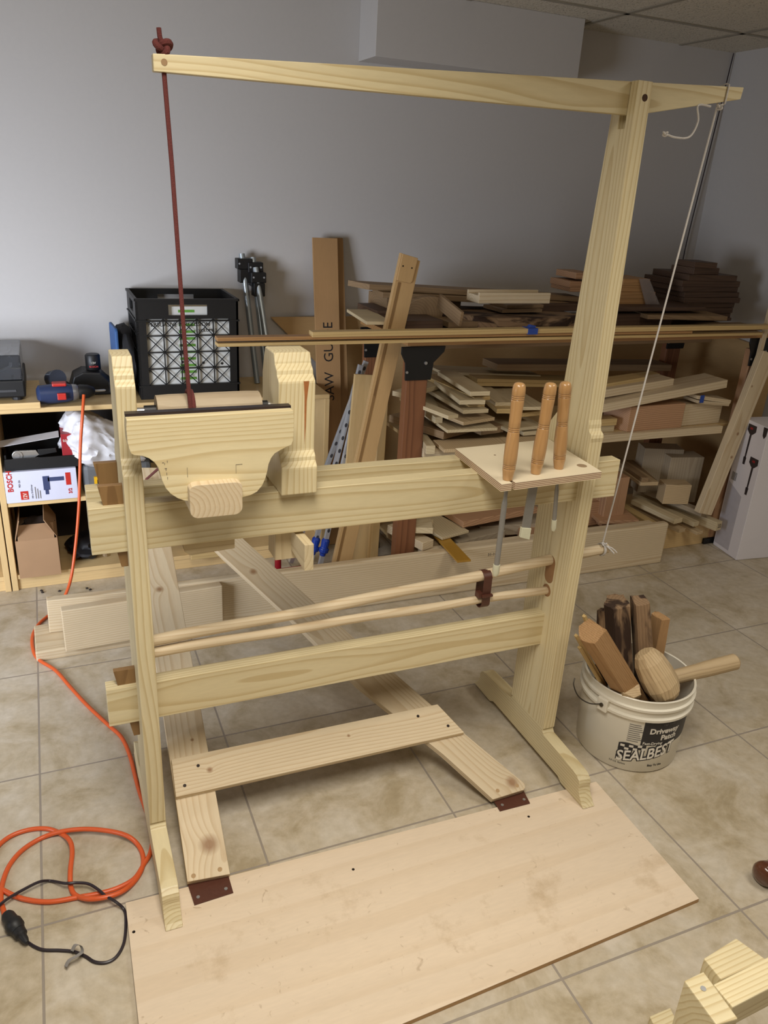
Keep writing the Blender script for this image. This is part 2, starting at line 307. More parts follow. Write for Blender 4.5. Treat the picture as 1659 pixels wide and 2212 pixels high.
# bed rails and lower stretcher
RZ0, RZ1 = .829, .931
FR0, FR1, BR0, BR1 = 1.5335, 1.5705, 1.6385, 1.6755
part('bed_rail', lambda bm: box(bm, (.038, FR0, RZ0), (1.343, FR1, RZ1)), wood('pine', 'X', key='f'), lathe, bevel=.0015)
part('bed_rail', lambda bm: box(bm, (.040, BR0, RZ0), (1.343, BR1, RZ1)), wood('pine', 'X', key='r'), lathe, bevel=.0015)
part('stretcher', lambda bm: box(bm, (.041, 1.5885, .362), (1.30, 1.6255, .463)), px_, lathe, bevel=.0015)
# oak wedges through the tenons
def wedge(y0, y1, zt, zb, xo=.1075):
    part('wedge', lambda bm: prism(bm, [(xo - .047, zt), (xo, zt), (xo, zb), (xo - .014, zb)], 'Y', y0, y1), wood('oak', 'Z'), lathe, bevel=.0008)
wedge(1.545, 1.559, .972, .79); wedge(1.650, 1.664, .985, .79)
wedge(1.600, 1.614, .502, .315)
# pole (lever arm) pinned in the top of the right upright
arm = [(.2135, 1.7405), (.2135, 1.7135), (1.2385, 1.7275), (1.537, 1.7850), (1.540, 1.810), (1.24, 1.7935)]
armo = part('lever_arm', lambda bm: prism(bm, arm, 'Y', 1.572, 1.593), wood('pine', 'X', key='a'), lathe, bevel=.0015)
part('peg', lambda bm: tube(bm, [(.232, 1.5712, 1.729), (.232, 1.576, 1.729)], .0055, 12), plain('peg_wood', rgb(150, 120, 84), .7), armo)
# head centre pins
def pins(bm, x0, x1): tube(bm, [(x0, 1.602, 1.106), (x1, 1.602, 1.106)], .0065, 16)
part('centre_pin', lambda bm: pins(bm, X1, .185), steel(), lathe, smooth=True)
part('centre_pin', lambda bm: tube(bm, [(.165, 1.602, 1.106), (.188, 1.602, 1.106), (.196, 1.602, 1.106)], [.011, .011, .004], 16), black(), lathe, smooth=True)
part('centre_pin', lambda bm: pins(bm, .41, .43), steel(), lathe, smooth=True)
part('centre_pin', lambda bm: tube(bm, [(.402, 1.602, 1.106), (.420, 1.602, 1.106)], .010, 16), black(), lathe, smooth=True)
# sliding poppet
pp = [(1.505, .9315), (1.505, .985)] + scurve(1.505, .988, 1.530, 1.026, 10) + [(1.530, 1.165)] + scurve(1.530, 1.168, 1.562, 1.207, 10) + [(1.570, 1.224), (1.640, 1.224), (1.652, 1.2), (1.664, 1.165), (1.664, 1.026), (1.69, .988), (1.69, .9315)]
pop = part('poppet', lambda bm: prism(bm, pp, 'X', .4255, .5045), wood('pine', 'Z', key='p', knots=()), lathe, bevel=.0025)
part('poppet_tenon', lambda bm: prism(bm, [(.431, .9315), (.488, .9315), (.488, .745), (.431, .745)], 'Y', 1.574, 1.635), wood('old', 'Z', key='pt'), lathe, bevel=.001)
part('poppet_wedge', lambda bm: prism(bm, [(1.47, .826), (1.70, .812), (1.70, .775), (1.47, .763)], 'X', .468, .489), wood('old', 'Y', key='pw'), lathe, bevel=.001)
part('resin_streak', lambda bm: prism(bm, [(.4785, 1.172), (.4905, 1.172), (.4855, 1.13), (.4845, 1.075), (.4825, 1.035), (.4812, 1.10), (.4808, 1.14)], 'Y', 1.5296, 1.5303), plain('resin_streak', rgb(160, 100, 54), .5, var=.15, scale=80), pop)
# tool rest: profiled board on a block that slides in the bed
rest_px = [(330, 465), (334, 560), (342, 640), (352, 680), (365, 712), (385, 722), (440, 727), (480, 742), (515, 768), (540, 802), (554, 850), (566, 890), (588, 935), (620, 970), (665, 998), (705, 1012), (745, 1018), (1080, 990), (1130, 978), (1172, 955), (1205, 915), (1225, 870), (1238, 820), (1245, 780), (1262, 740), (1285, 710), (1320, 690), (1362, 668), (1392, 655), (1402, 630), (1407, 560), (1408, 480), (1403, 435), (1380, 412)]
rp = []
for a, b in rest_px:
    q = at(160 + a * .33755, 740 + b * .33755, y=1.450); rp.append((q.x, q.z))
rp[0] = (.117, 1.133); rp[-1] = (.432, 1.134)
rest = part('tool_rest', lambda bm: prism(bm, rp, 'Y', 1.450, 1.487), wood('pine', 'X', key='t'), lathe, bevel=.005)
part('metal_strip', lambda bm: box(bm, (.117, 1.470, 1.131), (.434, 1.4885, 1.1385)), plain('dark_steel', rgb(60, 50, 52), .4, .7), rest)
for x_, z_, w_, h_ in ((.176, 1.045, .003, .0008), (.180, 1.041, .0008, .004), (.185, 1.045, .0008, .004), (.180, 1.033, .004, .0008), (.182, 1.029, .0008, .004), (.183, 1.020, .0008, .005), (.184, 1.011, .0008, .005), (.222, 1.012, .0005, .02), (.3165, 1.012, .0005, .018), (.3165, 1.030, .013, .0005)):
    part('pencil_mark', lambda bm: box(bm, (x_, 1.4494, z_), (x_ + w_, 1.4502, z_ + h_)), plain('pencil_grey', rgb(96, 88, 76), .7), rest)
def blk(bm):
    r = .016; x0, x1, z0, z1 = .221, .324, .9325, 1.002; pts = []
    for cx, cz, a0 in ((x1 - r, z1 - r * .6, 0), (x0 + r, z1 - r * .6, 90), (x0 + r, z0 + r, 180), (x1 - r, z0 + r, 270)):
        for k in range(7):
            a = math.radians(a0 + k * 15); pts.append((cx + r * math.cos(a), cz + (r if cz < .96 else r * .6) * math.sin(a)))
    prism(bm, pts, 'Y', 1.428, 1.70)
rb = part('rest_block', blk, wood('knotty', 'Y', key='rb'), rest, bevel=.001)
part('rest_bolt_block', lambda bm: prism(bm, [(.222, .8285), (.335, .8285), (.335, .795), (.238, .790), (.226, .800)], 'Y', 1.56, 1.65), wood('old', 'X'), lathe, bevel=.001)
part('locking_peg', lambda bm: tube(bm, [(.069, 1.60, .83), (.069, 1.60, .795)], .008, 12), wood('birch', 'Z'), lathe)
# rods between the uprights
def rodpath(A, B, n, sag, rs, re, bm, seg=14):
    pts = []; rr = []
    for i in range(n + 1):
        t = i / n; p = A.lerp(B, t); p.z += sag * 4 * t * (1 - t); p.z += .002 * math.sin(t * 17) ; pts.append(p); rr.append(rs + (re - rs) * t + .0006 * math.sin(t * 23))
    tube(bm, pts, rr, seg)

part('lower_rod', lambda bm: rodpath(V((X1, 1.600, .536)), V((XR0 + .02, 1.597, .534)), 14, .004, .0125, .0115, bm), wood('knotty', 'X', key='l'), lathe, smooth=True)
up_rod = part('upper_rod', lambda bm: rodpath(V((X1, 1.602, .566)), V((1.408, 1.600, .640)), 16, -.006, .0135, .0150, bm), wood('knotty', 'X', key='u'), lathe, smooth=True)
def strap(bm):
    x0, x1, t = 1.002, 1.026, .0025; o = []; i_ = []
    for k in range(24):
        a = 2 * math.pi * k / 24; sy, sz = math.cos(a), math.sin(a); cz = .592 if sz > 0 else .536
        r = .021 if abs(sz) > .2 else .0195
        o.append((1.5995 + r * sy, cz + r * sz + (.012 if sz > 0 else 0))); i_.append((1.5995 + (r - t) * sy, cz + (r - t) * sz + (.012 if sz > 0 else 0)))
    n = 24
    for xx in (x0, x1): pass
    ov0 = [bm.verts.new((x0, *p)) for p in o]; ov1 = [bm.verts.new((x1, *p)) for p in o]; iv0 = [bm.verts.new((x0, *p)) for p in i_]; iv1 = [bm.verts.new((x1, *p)) for p in i_]
    for k in range(n):
        l = (k + 1) % n
        for q in ((ov0[k], ov0[l], ov1[l], ov1[k]), (iv0[k], iv0[l], iv1[l], iv1[k]), (ov0[k], ov0[l], iv0[l], iv0[k]), (ov1[k], ov1[l], iv1[l], iv1[k])): bm.faces.new(q)
    box(bm, (.998, 1.572, .556), (1.029, 1.580, .562)); box(bm, (.990, 1.5805, .552), (1.003, 1.6, .566))
leather = plain('brown_leather', rgb(84, 48, 36), .45, var=.08, scale=90, bump=.2)
part('leather_strap', strap, leather, lathe, smooth=True)
# ------------------------------------------------------------------ plywood sheet, treadle
def ply_mat():
    m = wood('ply', 'X').copy(); m.name = 'worn_plywood_top'; nt = m.node_tree; N = nt.nodes; L = nt.links; b = N['Principled BSDF']
    src = b.inputs['Base Color'].links[0].from_socket; tc = N.new('ShaderNodeTexCoord')
    nz = N.new('ShaderNodeTexNoise'); nz.inputs['Scale'].default_value = 5; nz.inputs['Detail'].default_value = 7; nz.inputs['Roughness'].default_value = .7; L.new(tc.outputs['Object'], nz.inputs['Vector'])
    r = N.new('ShaderNodeValToRGB'); r.color_ramp.elements[0].position = .57; r.color_ramp.elements[0].color = (0, 0, 0, 1); r.color_ramp.elements[1].position = .72; r.color_ramp.elements[1].color = (.5, .5, .5, 1); L.new(nz.outputs[0], r.inputs[0])
    mx = N.new('ShaderNodeMix'); mx.data_type = 'RGBA'; L.new(r.outputs[0], mx.inputs[0]); L.new(src, mx.inputs[6]); mx.inputs[7].default_value = rgb(170, 142, 100); 
    n2 = N.new('ShaderNodeTexNoise'); n2.inputs['Scale'].default_value = 26; n2.inputs['Detail'].default_value = 6; n2.inputs['Distortion'].default_value = 2; L.new(tc.outputs['Object'], n2.inputs['Vector'])
    r2 = N.new('ShaderNodeValToRGB'); r2.color_ramp.elements[0].position = .66; r2.color_ramp.elements[0].color = (0, 0, 0, 1); r2.color_ramp.elements[1].position = .74; r2.color_ramp.elements[1].color = (.4, .4, .4, 1); L.new(n2.outputs[0], r2.inputs[0])
    m2 = N.new('ShaderNodeMix'); m2.data_type = 'RGBA'; L.new(r2.outputs[0], m2.inputs[0]); L.new(mx.outputs[2], m2.inputs[6]); m2.inputs[7].default_value = rgb(140, 112, 74); L.new(m2.outputs[2], b.inputs['Base Color']); b.inputs['Roughness'].default_value = .45
    return m
ply_top = ply_mat(); ply_edge = plain('plywood_edge', rgb(178, 142, 98), .7, var=.12, scale=1, stretch=(2, 2, 420))
ps = thing('plywood_sheet', (.67, 1.17, 0), 'large worn plywood sheet lying flat on the tiles under the lathe feet', 'plywood')
PC = [(.026, .905), (1.311, .952), (1.322, 1.372), (.034, 1.400)]
part('panel', lambda bm: prism(bm, PC, 'Z', 0.0005, .0115), ply_edge, ps)
part('face_veneer', lambda bm: prism(bm, PC, 'Z', .0113, .0123), ply_top, ps)
for a, b in ((289, 2013), (1142, 1764), (763, 1878)):
    q = at(a, b, z=.0125); part('screw_head', lambda bm: tube(bm, [(q.x, q.y, .012), (q.x, q.y, .0129)], .0035, 12), screwm(), ps)
tr = thing('treadle', (.62, 1.5, 0), 'V-shaped knotty pine treadle of two sloping boards joined by a cross board', 'treadle')
S_ = .45
def tp(px, py, lift=0):   # point on the sloping treadle plane
    c = V(((px - CX) / FPX, (py - CY) / FPX, 1)); d = V([sum(R[j][i] * c[j] for j in range(3)) for i in range(3)])
    t = (.03 + lift + S_ * (CAM.y - 1.39) - CAM.z) / (d.z - S_ * d.y); return CAM + d * t
tn = V((0, -S_, 1)).normalized()
def tboard(corners, th, top, name, mat_ax, knots_px, parent, key):
    P_ = [tp(a, b, top) for a, b in corners]; o = P_[0]; u = (P_[1] - P_[0]).normalized(); v = tn.cross(u).normalized()
    kn = []
    for a, b, r in knots_px:
        q = tp(a, b, top) - o; kn.append((q.dot(u), q.dot(v), 0, r))
    bm = bmesh.new(); prism(bm, [((p - o).dot(u), (p - o).dot(v)) for p in P_], 'Z', -th, 0)
    return link(name, bm, wood('knotty', 'X', tuple(kn), key), parent, M=M_of(o, u, v, tn), bevel=.0012)
apx = at(300, 1010, y=2.62)
lb = tboard([(497, 1888), (437, 1550), (370, 1180), (352, 1010), (268, 1010), (300, 1197), (355, 1560), (405, 1905)], .019, 0, 'left_board', 'X', [(452, 1824, .024), (345, 1273, .012), (415, 1598, .005)], tr, 'tl')
rbd = tboard([(1065, 1727), (958, 1630), (770, 1478), (640, 1347), (480, 1200), (420, 1140), (500, 1140), (543, 1180), (705, 1325), (880, 1478), (1010, 1590), (1133, 1692), (1135, 1700), (1132, 1706)], .019, 0, 'right_board', 'X', [(1106, 1690, .019), (547, 1235, .013)], tr, 'tr2')
part('apex_board', lambda bm: None or box(bm, (.12, 2.60, .555), (.50, 2.70, .575)), wood('knotty', 'X', key='ap'), tr, bevel=.001)
cb = tboard([(370, 1640), (945, 1521), (1003, 1582), (380, 1722)], .016, .017, 'cross_board', 'X', [(453, 1663, .0085), (660, 1567, .004), (753, 1589, .005)], tr, 'tc')
for k, (a, b) in enumerate(((428, 1654), (399, 1697), (903, 1547), (968, 1568))):
    q = tp(a, b, .0175); part('screw_head', lambda bm: tube(bm, [q - tn * .001, q + tn * .0008], .0042, 12), screwm(), tr)
for a, b in ((418, 1892), (475, 1878)):
    q = tp(a, b, .0); part('wood_plug', lambda bm: tube(bm, [q - tn * .002, q + tn * .0004], .0055, 14), plain('plug_wood', rgb(172, 142, 102), .7), tr)
for a, b in ((1075, 1708), (1117, 1697)):
    q = tp(a, b, .0); part('wood_plug', lambda bm: tube(bm, [q - tn * .002, q + tn * .0004], .0055, 14), plain('plug_wood', rgb(172, 142, 102), .7), tr)
def hinge(pts, screws):
    P_ = [at(a, b, z=.0145) for a, b in pts]; bk0, bk1 = P_[0], P_[1]
    def f(bm):
        lo = [V((p.x, p.y, .0126)) for p in P_]; hi = [V((p.x, p.y, .0148)) for p in P_]
        e0 = V((bk0.x, bk0.y + .03, .0126 + .0145)); e1 = V((bk1.x, bk1.y + .03, .0126 + .0145))
        A = [bm.verts.new(p) for p in (lo[3], lo[2], lo[1], e1 - V((0, 0, .013)), e0 - V((0, 0, .013)), lo[0])]
        top = [bm.verts.new(p) for p in (hi[3], hi[2], hi[1], e1 - V((0, 0, .011)), e0 - V((0, 0, .011)), hi[0])]
        for X in (A, top): bm.faces.new((X[0], X[1], X[2], X[5])); bm.faces.new((X[5], X[2], X[3], X[4]))
        for a, b in ((0, 1), (1, 2), (2, 3), (3, 4), (4, 5), (5, 0)): bm.faces.new((A[a], A[b], top[b], top[a]))
    h = part('leather_hinge', f, leather, tr)
    for a, b in screws:
        q = at(a, b, z=.015); part('screw', lambda bm: tube(bm, [(q.x, q.y, .0146), (q.x, q.y, .0162)], .0042, 12), steel(), h)
hinge([(406, 1912), (493, 1890), (504, 1928), (420, 1955)], [(428, 1938), (488, 1920)])
hinge([(1066, 1729), (1131, 1708), (1145, 1735), (1080, 1752)], [(1085, 1739), (1132, 1727)])
# ------------------------------------------------------------------ cords, billet, tool rack
bil = [V((.1885, 1.602, 1.106)), V((.402, 1.602, 1.106))]
def billet(bm):
    n = 14; rings = []
    for i in range(9):
        t = i / 8; x = .1885 + .2135 * t; ring = []
        for k in range(n):
            a = 2 * math.pi * k / n; r = .0335 * (1 + .07 * noise.noise(V((math.cos(a) * 2, math.sin(a) * 2, t * 1.5))) ) * (.96 if i in (0, 8) else 1)
            ring.append(bm.verts.new((x, 1.602 + r * math.cos(a), 1.106 + r * math.sin(a) * .95)))
        rings.append(ring)
    for i in range(8):
        for k in range(n): bm.faces.new((rings[i][k], rings[i][(k + 1) % n], rings[i + 1][(k + 1) % n], rings[i + 1][k]))
    bm.faces.new(rings[0]); bm.faces.new(rings[-1])
solo('wooden_billet', billet, wood('grey', 'X', key='b'), 'rough split wooden billet held between the two metal centre pins', 'workpiece')
MC_red = plain('red_cord', rgb(112, 54, 50), .9, var=.3, scale=900, bump=.8)
rc = thing('pull_rope', (.232, 1.583, 1.11), 'dark red cord from the pole tip, wound round the billet and down to the treadle', 'cord')
P0, P1 = V((.2325, 1.5825, 1.712)), V((.2515, 1.566, 1.112))
hel = [V((.2525 + .006 * a / 6.28 , 1.602 - .0385 * math.cos(a), 1.106 + .0375 * math.sin(a))) for a in [k * math.pi / 8 for k in range(0, 30)]]
endp = V((.262, 2.635, .576))
part('strand', lambda bm: tube(bm, [V((.2325, 1.5825, 1.757)), P0, P0.lerp(P1, .25) + V((.001, 0, 0)), P0.lerp(P1, .5), P0.lerp(P1, .75) - V((.001, 0, 0)), P0.lerp(P1, .97)] + hel + [hel[-1].lerp(endp, .5) - V((0, 0, .01)), endp], .0042, 8), MC_red, rc, smooth=True)
def knot(bm, c, r, t, seed=0):
    pts = [V(c) + V((r * (math.sin(a) + 2 * math.sin(2 * a)) / 2.2, r * .8 * math.sin(3 * a), r * .8 * (math.cos(a) - 2 * math.cos(2 * a)) / 2.4)) for a in [k * 2 * math.pi / 40 for k in range(40)]]
    tube(bm, pts + [pts[0]], t, 8)
part('knot', lambda bm: (knot(bm, (.2325, 1.5825, 1.7535), .0105, .0055), tube(bm, [(.2315, 1.5825, 1.757), (.228, 1.5825, 1.768), (.227, 1.583, 1.781)], .0042, 8)), MC_red, rc, smooth=True)
wh = plain('white_cord', rgb(216, 212, 208), .8, var=.1, scale=700, bump=.5)
wc = thing('white_string', (1.48, 1.583, 1.2), 'thin white cord tied from the short right end of the pole down to the rod', 'cord')
xt = 1.482
part('strand', lambda bm: tube(bm, [(xt, 1.583, 1.768), V((xt, 1.583, 1.768)).lerp(V((1.390, 1.60, .652)), .5), (1.390, 1.60, .652)], .0023, 6), wh, wc, smooth=True)
def loop(bm, cx, cy, z0, z1, y0, y1, t=.002):
    pts = [(cx - .002, y0, z0), (cx, y0, z1), (cx + .004, cy, z1 + .003), (cx + .003, y1, z1), (cx, y1, z0), (cx - .002, cy, z0 - .003), (cx - .002, y0, z0)]
    tube(bm, pts, t, 6)
part('tie', lambda bm: (loop(bm, 1.492, 1.5825, 1.772, 1.811, 1.5695, 1.5955), knot(bm, (1.484, 1.5775, 1.766), .006, .0022)), wh, wc, smooth=True)
tail = spline([at(1535, 230, y=1.575), at(1508, 228, y=1.572), at(1508, 262, y=1.568), at(1490, 295, y=1.565), at(1460, 297, y=1.56), at(1437, 289, y=1.56)], 8)
part('loose_end', lambda bm: (tube(bm, tail, .0023, 6), knot(bm, tail[-1], .0045, .0022)), wh, wc, smooth=True)
def rodtie(bm):
    for dx in (0, .004): tube(bm, [V((1.388 + dx + .001 * math.sin(a), 1.60 + .0178 * math.cos(a), .637 + .0178 * math.sin(a))) for a in [k * math.pi / 8 for k in range(17)]], .0019, 6)
    knot(bm, (1.390, 1.592, .655), .006, .002); tube(bm, [(1.392, 1.585, .654), (1.404, 1.578, .643), (1.415, 1.575, .632)], .0026, 6); tube(bm, [(1.392, 1.585, .654), (1.408, 1.580, .648), (1.418, 1.576, .640), (1.424, 1.574, .634)], .002, 6)
part('tie', rodtie, wh, wc, smooth=True)
# tool rack
TZ0, TZ1 = .9315, .9495
rack = thing('tool_rack', (1.06, 1.54, TZ0), 'birch plywood tool rack plate lying across the bed against the tall post', 'tool rack')
FL, FR_, BRr, BL = (.908, 1.407), (1.196, 1.424), (1.2185, 1.683), (.926, 1.668)
def rackpts():
    c = .016; pts = [FL]
    sx = lambda t: (FL[0] + (FR_[0] - FL[0]) * t, FL[1] + (FR_[1] - FL[1]) * t)
    a, b = sx(.098), sx(.13); pts += [a, (a[0] - .0, a[1] + .03), (b[0] - .0, b[1] + .03), b, FR_, BRr, BL]; return pts
layers = [rgb(226, 208, 172), rgb(150, 116, 90), rgb(222, 200, 164), rgb(146, 112, 88), rgb(222, 200, 164), rgb(146, 112, 88), rgb(222, 200, 164), rgb(150, 116, 90), rgb(226, 208, 172)]
rackm = plain('birch_ply_face', rgb(228, 214, 184), .5, var=.03, scale=9)
rackpl = part('panel', lambda bm: prism(bm, rackpts(), 'Z', TZ1 - .0016, TZ1), rackm, rack)
for i in range(8):
    z1 = TZ1 - .0016 - i * .00205
    part('ply_layer', lambda bm: prism(bm, rackpts(), 'Z', z1 - .00205, z1), plain('ply_dark' if i % 2 == 0 else 'ply_light', rgb(140, 106, 84) if i % 2 == 0 else rgb(222, 202, 168), .7, var=.05), rackpl)
hq = at(1257, 1006, z=TZ1)
part('tool_hole', lambda bm: tube(bm, [(hq.x, hq.y, TZ1 - .003), (hq.x, hq.y, TZ1 + .0003)], .0125, 24), plain('hole_wood', rgb(150, 126, 96), .8), rack)
kq = at(1069, 983, z=TZ1); part('small_knot', lambda bm: tube(bm, [(kq.x, kq.y, TZ1 - .001), (kq.x, kq.y, TZ1 + .0002)], .003, 8), plain('knot_brown', rgb(120, 86, 56), .7), rack)
hp = [(0, 0), (.0115, 0), (.0130, .010), (.0148, .022), (.0150, .026), (.0142, .0275), (.0152, .029), (.0144, .0315), (.0153, .033), (.0145, .0355), (.0155, .037), (.0160, .055), (.0158, .075), (.0148, .095), (.0138, .108), (.0136, .110), (.0128, .1115), (.0136, .113), (.0128, .1155), (.0136, .117), (.0128, .1195), (.0136, .121), (.0137, .135), (.0142, .16), (.0150, .178), (.0150, .180), (.0142, .1815), (.0151, .183), (.0143, .1855), (.0152, .187), (.0144, .1895), (.0153, .191), (.0150, .203), (.0138, .211), (.011, .2155), (.006, .2175), (0, .2178)]
def tool(base_px, top_px, y, name, label, blade):
    b = at(*base_px, y=y); b = V((b.x, b.y, TZ1 + .0005)); t = at(*top_px, y=y + .0); d = (t - b); Lh = d.length; d.normalize(); sc_ = Lh / .2178
    u = V((0, 1, 0)).cross(d).normalized(); v = d.cross(u)
    root = thing(name, b, label, 'turning tool', 'turning tools in the rack')
    bm = bmesh.new(); spin(bm, [(r * .98, z * sc_) for r, z in hp], 28); link('handle', bm, wood('beech', 'Z', key=''), root, M=M_of(b, u, v, d), smooth=True)
    blade(root, b, u, v, d); return root
capm = plain('rubber_tip_cap', rgb(206, 204, 178), .5)
def gouge(L0, r, cap):
    def f(root, b, u, v, d):
        bm = bmesh.new(); tube(bm, [(0, 0, .0), (0, 0, -.045), (0, 0, -.06)], [r * .7, r * .7, r], 12); tube(bm, [(0, 0, -.058), (0, 0, -L0)], r, 16)
        link('blade', bm, plain('tool_steel', rgb(150, 148, 144), .33, .5, .05, 60), root, M=M_of(b, u, v, d), smooth=True)
        bm = bmesh.new(); tube(bm, [(0, 0, -L0 + .018), (0, 0, -L0 - .004), (0, 0, -L0 - .012)], [r * 1.25, r * 1.25, r * .8], 14)
        link('tip_cap', bm, capm, root, M=M_of(b, u, v, d), smooth=True)
    return f
def skew(root, b, u, v, d):
    L0 = .165; bm = bmesh.new(); prism(bm, [(-.004, 0), (.004, 0), (.004, -.02), (.012, -.035), (.012, -L0), (-.012, -L0 + .008), (-.012, -.035), (-.004, -.02)], 'Y', -.0025, .0025)
    link('blade', bm, plain('tool_steel', rgb(150, 148, 144), .33, .5, .05, 60), root, M=M_of(b, u, v, d), bevel=.0006)
    bm = bmesh.new(); prism(bm, [(-.0135, -L0 + .028), (.0135, -L0 + .024), (.0135, -L0 - .006), (-.0135, -L0 + .002)], 'Y', -.005, .005)
    link('tip_cap', bm, capm, root, M=M_of(b, u, v, d), bevel=.001)
tool((1098, 1022), (1123, 826), 1.431, 'turning_gouge', 'leftmost wood-handled gouge in the rack, standing at the front slot', gouge(.235, .0068, 1))
tool((1158, 1012), (1191, 826), 1.452, 'skew_chisel', 'flat-bladed skew chisel, middle one of the three wood-handled tools', skew)
tool((1207, 1008), (1222, 824), 1.470, 'turning_gouge', 'short thin gouge, rightmost wood-handled tool next to the tall post', gouge(.155, .0052, 1))
# ------------------------------------------------------------------ pail of firewood
PX, PY = 1.536, 1.509
pail = thing('pail', (PX, PY, 0), 'white plastic pail with a black printed label, full of split wood', 'bucket')
pailm = plain('dirty_white_plastic', rgb(226, 220, 204), .38, var=.05, scale=7)
prof = [(0, .002), (.147, .002), (.150, .006), (.1565, .19), (.166, .192), (.1665, .200), (.158, .203), (.158, .222), (.166, .224), (.1665, .231), (.159, .233), (.1595, .250), (.1625, .2565), (.160, .259), (.156, .257), (.154, .20), (.147, .008), (0, .008)]
part('shell', lambda bm: spin(bm, prof, 64, (PX, PY, 0)), pailm, pail, smooth=True)
def cyl_pt(ang, z, off=.0006):
    r = .150 + (.1565 - .150) * (z - .006) / .184 + off; a = math.radians(ang); return V((PX + r * math.cos(a), PY + r * math.sin(a), z))
def bend(bm, a0, z0, slant=0):
    """text lying in XY (metres) wrapped round the pail, start angle a0, base height z0"""
    for v in bm.verts:
        ang = a0 + math.degrees(v.co.x / .154); z = z0 + v.co.y + slant * v.co.x; off = .0006 + (v.co.z > 0) * .0003; v.co = cyl_pt(ang, z, off)
def ptext(name, s, size, a0, z0, mat, parent, slant=0, bold=0, sx=1):
    bm = text_bm(s, size, bold=bold); bmesh.ops.scale(bm, vec=(sx, 1, 1), verts=bm.verts)
    bend(bm, a0, z0, slant); return link(name, bm, mat, parent)
def patch(bm, a0, a1, f0, f1, off, n=14):
    g = []
    for i in range(n + 1):
        t = i / n; a = a0 + (a1 - a0) * t; g.append((bm.verts.new(cyl_pt(a, f0(t), off)), bm.verts.new(cyl_pt(a, f1(t), off))))
    for i in range(n): bm.faces.new((g[i][0], g[i + 1][0], g[i + 1][1], g[i][1]))
inkm = plain('label_black', rgb(40, 38, 40), .5); wl = plain('label_white', rgb(220, 214, 202), .5)
lab = part('label', lambda bm: patch(bm, -119, -40, lambda t: .103, lambda t: .186, .0004), inkm, pail)
ptext('lettering', 'Driveway', .0255, -112, .146, wl, lab, bold=.0009)
ptext('lettering', 'Patch', .0255, -98, .122, wl, lab, bold=.0009)
ptext('lettering', 'Fast-Drying', .0130, -117, .1065, wl, lab, bold=.0002)
ptext('lettering', 'High Traffic', .0085, -98, .174, plain('label_grey', rgb(110, 106, 104), .5), lab)
part('logo_flag', lambda bm: patch(bm, -141, -112, lambda t: .073 + .012 * t - .003 * math.sin(t * 6), lambda t: .098 + .008 * t + .004 * math.sin(t * 6), .0006, 12), inkm, pail)
for r_ in range(2):
    for k in range(3): part('logo_check', lambda bm: patch(bm, -139 + k * 9 + r_ * 4.5, -134.5 + k * 9 + r_ * 4.5, lambda t: .088 + .003 * k - r_ * .009, lambda t: .096 + .003 * k - r_ * .009, .0012, 3), wl, pail)
def logo(name, bold, off, mat):
    bm = text_bm('SEALBEST', .050, bold=bold); bmesh.ops.scale(bm, vec=(.80, 1, 1), verts=bm.verts)
    for v in bm.verts: x = v.co.x; v.co = cyl_pt(-141 + math.degrees(x / .154), .036 + v.co.y * (1 + 1.2 * max(0, x - .03)) + .22 * x, off + (v.co.z > 0) * .0003)
    return link(name, bm, mat, pail)
logo('logo_outline', .0048, .0009, inkm); logo('logo_lettering', .0010, .0018, plain('label_bright', rgb(232, 226, 214), .5))
ptext('logo_lettering', 'Easy To Use', .0095, -106, .026, inkm, pail, bold=.0002)
ptext('logo_lettering', '3.5 U.S. Gallons', .0075, -148, .024, inkm, pail)
for k in range(9): part('small_print', lambda bm: patch(bm, -134, -122 + (k * 7 % 4), lambda t: .112 + .0072 * k, lambda t: .1145 + .0072 * k, .0008, 4), plain('print_grey', rgb(120, 116, 112), .6), pail)
ea = math.radians(-164); ec = V((PX + .166 * math.cos(ea), PY + .166 * math.sin(ea), .205)); ed = V((math.cos(ea), math.sin(ea), 0)); et = V((-math.sin(ea), math.cos(ea), 0))
def lug(bm): 
    prism(bm, [(-.017, -.022), (.017, -.022), (.017, .02), (-.017, .02)], 'Z', -.014, .005)
bm_ = bmesh.new(); lug(bm_); ear = link('handle_lug', bm_, pailm, pail, M=M_of(ec, et, V((0, 0, 1)), ed), bevel=.003)
hz = [ec + ed * .004 + V((0, 0, .002)), ec + ed * .02 - et * .03 - V((0, 0, .008)), ec + ed * .020 - et * .07 - V((0, 0, .008)), ec + ed * .002 - et * .105 + V((0, 0, .004)), ec - ed * .012 - et * .115 + V((0, 0, .018))]
part('wire_handle', lambda bm: tube(bm, spline(hz, 8), .0019, 8), plain('wire', rgb(90, 84, 76), .4, .8), pail, smooth=True)
part('handle_pin', lambda bm: tube(bm, [ec + ed * .003, ec + ed * .009], .006, 12), plain('wire', rgb(90, 84, 76), .4, .8), pail, smooth=True)
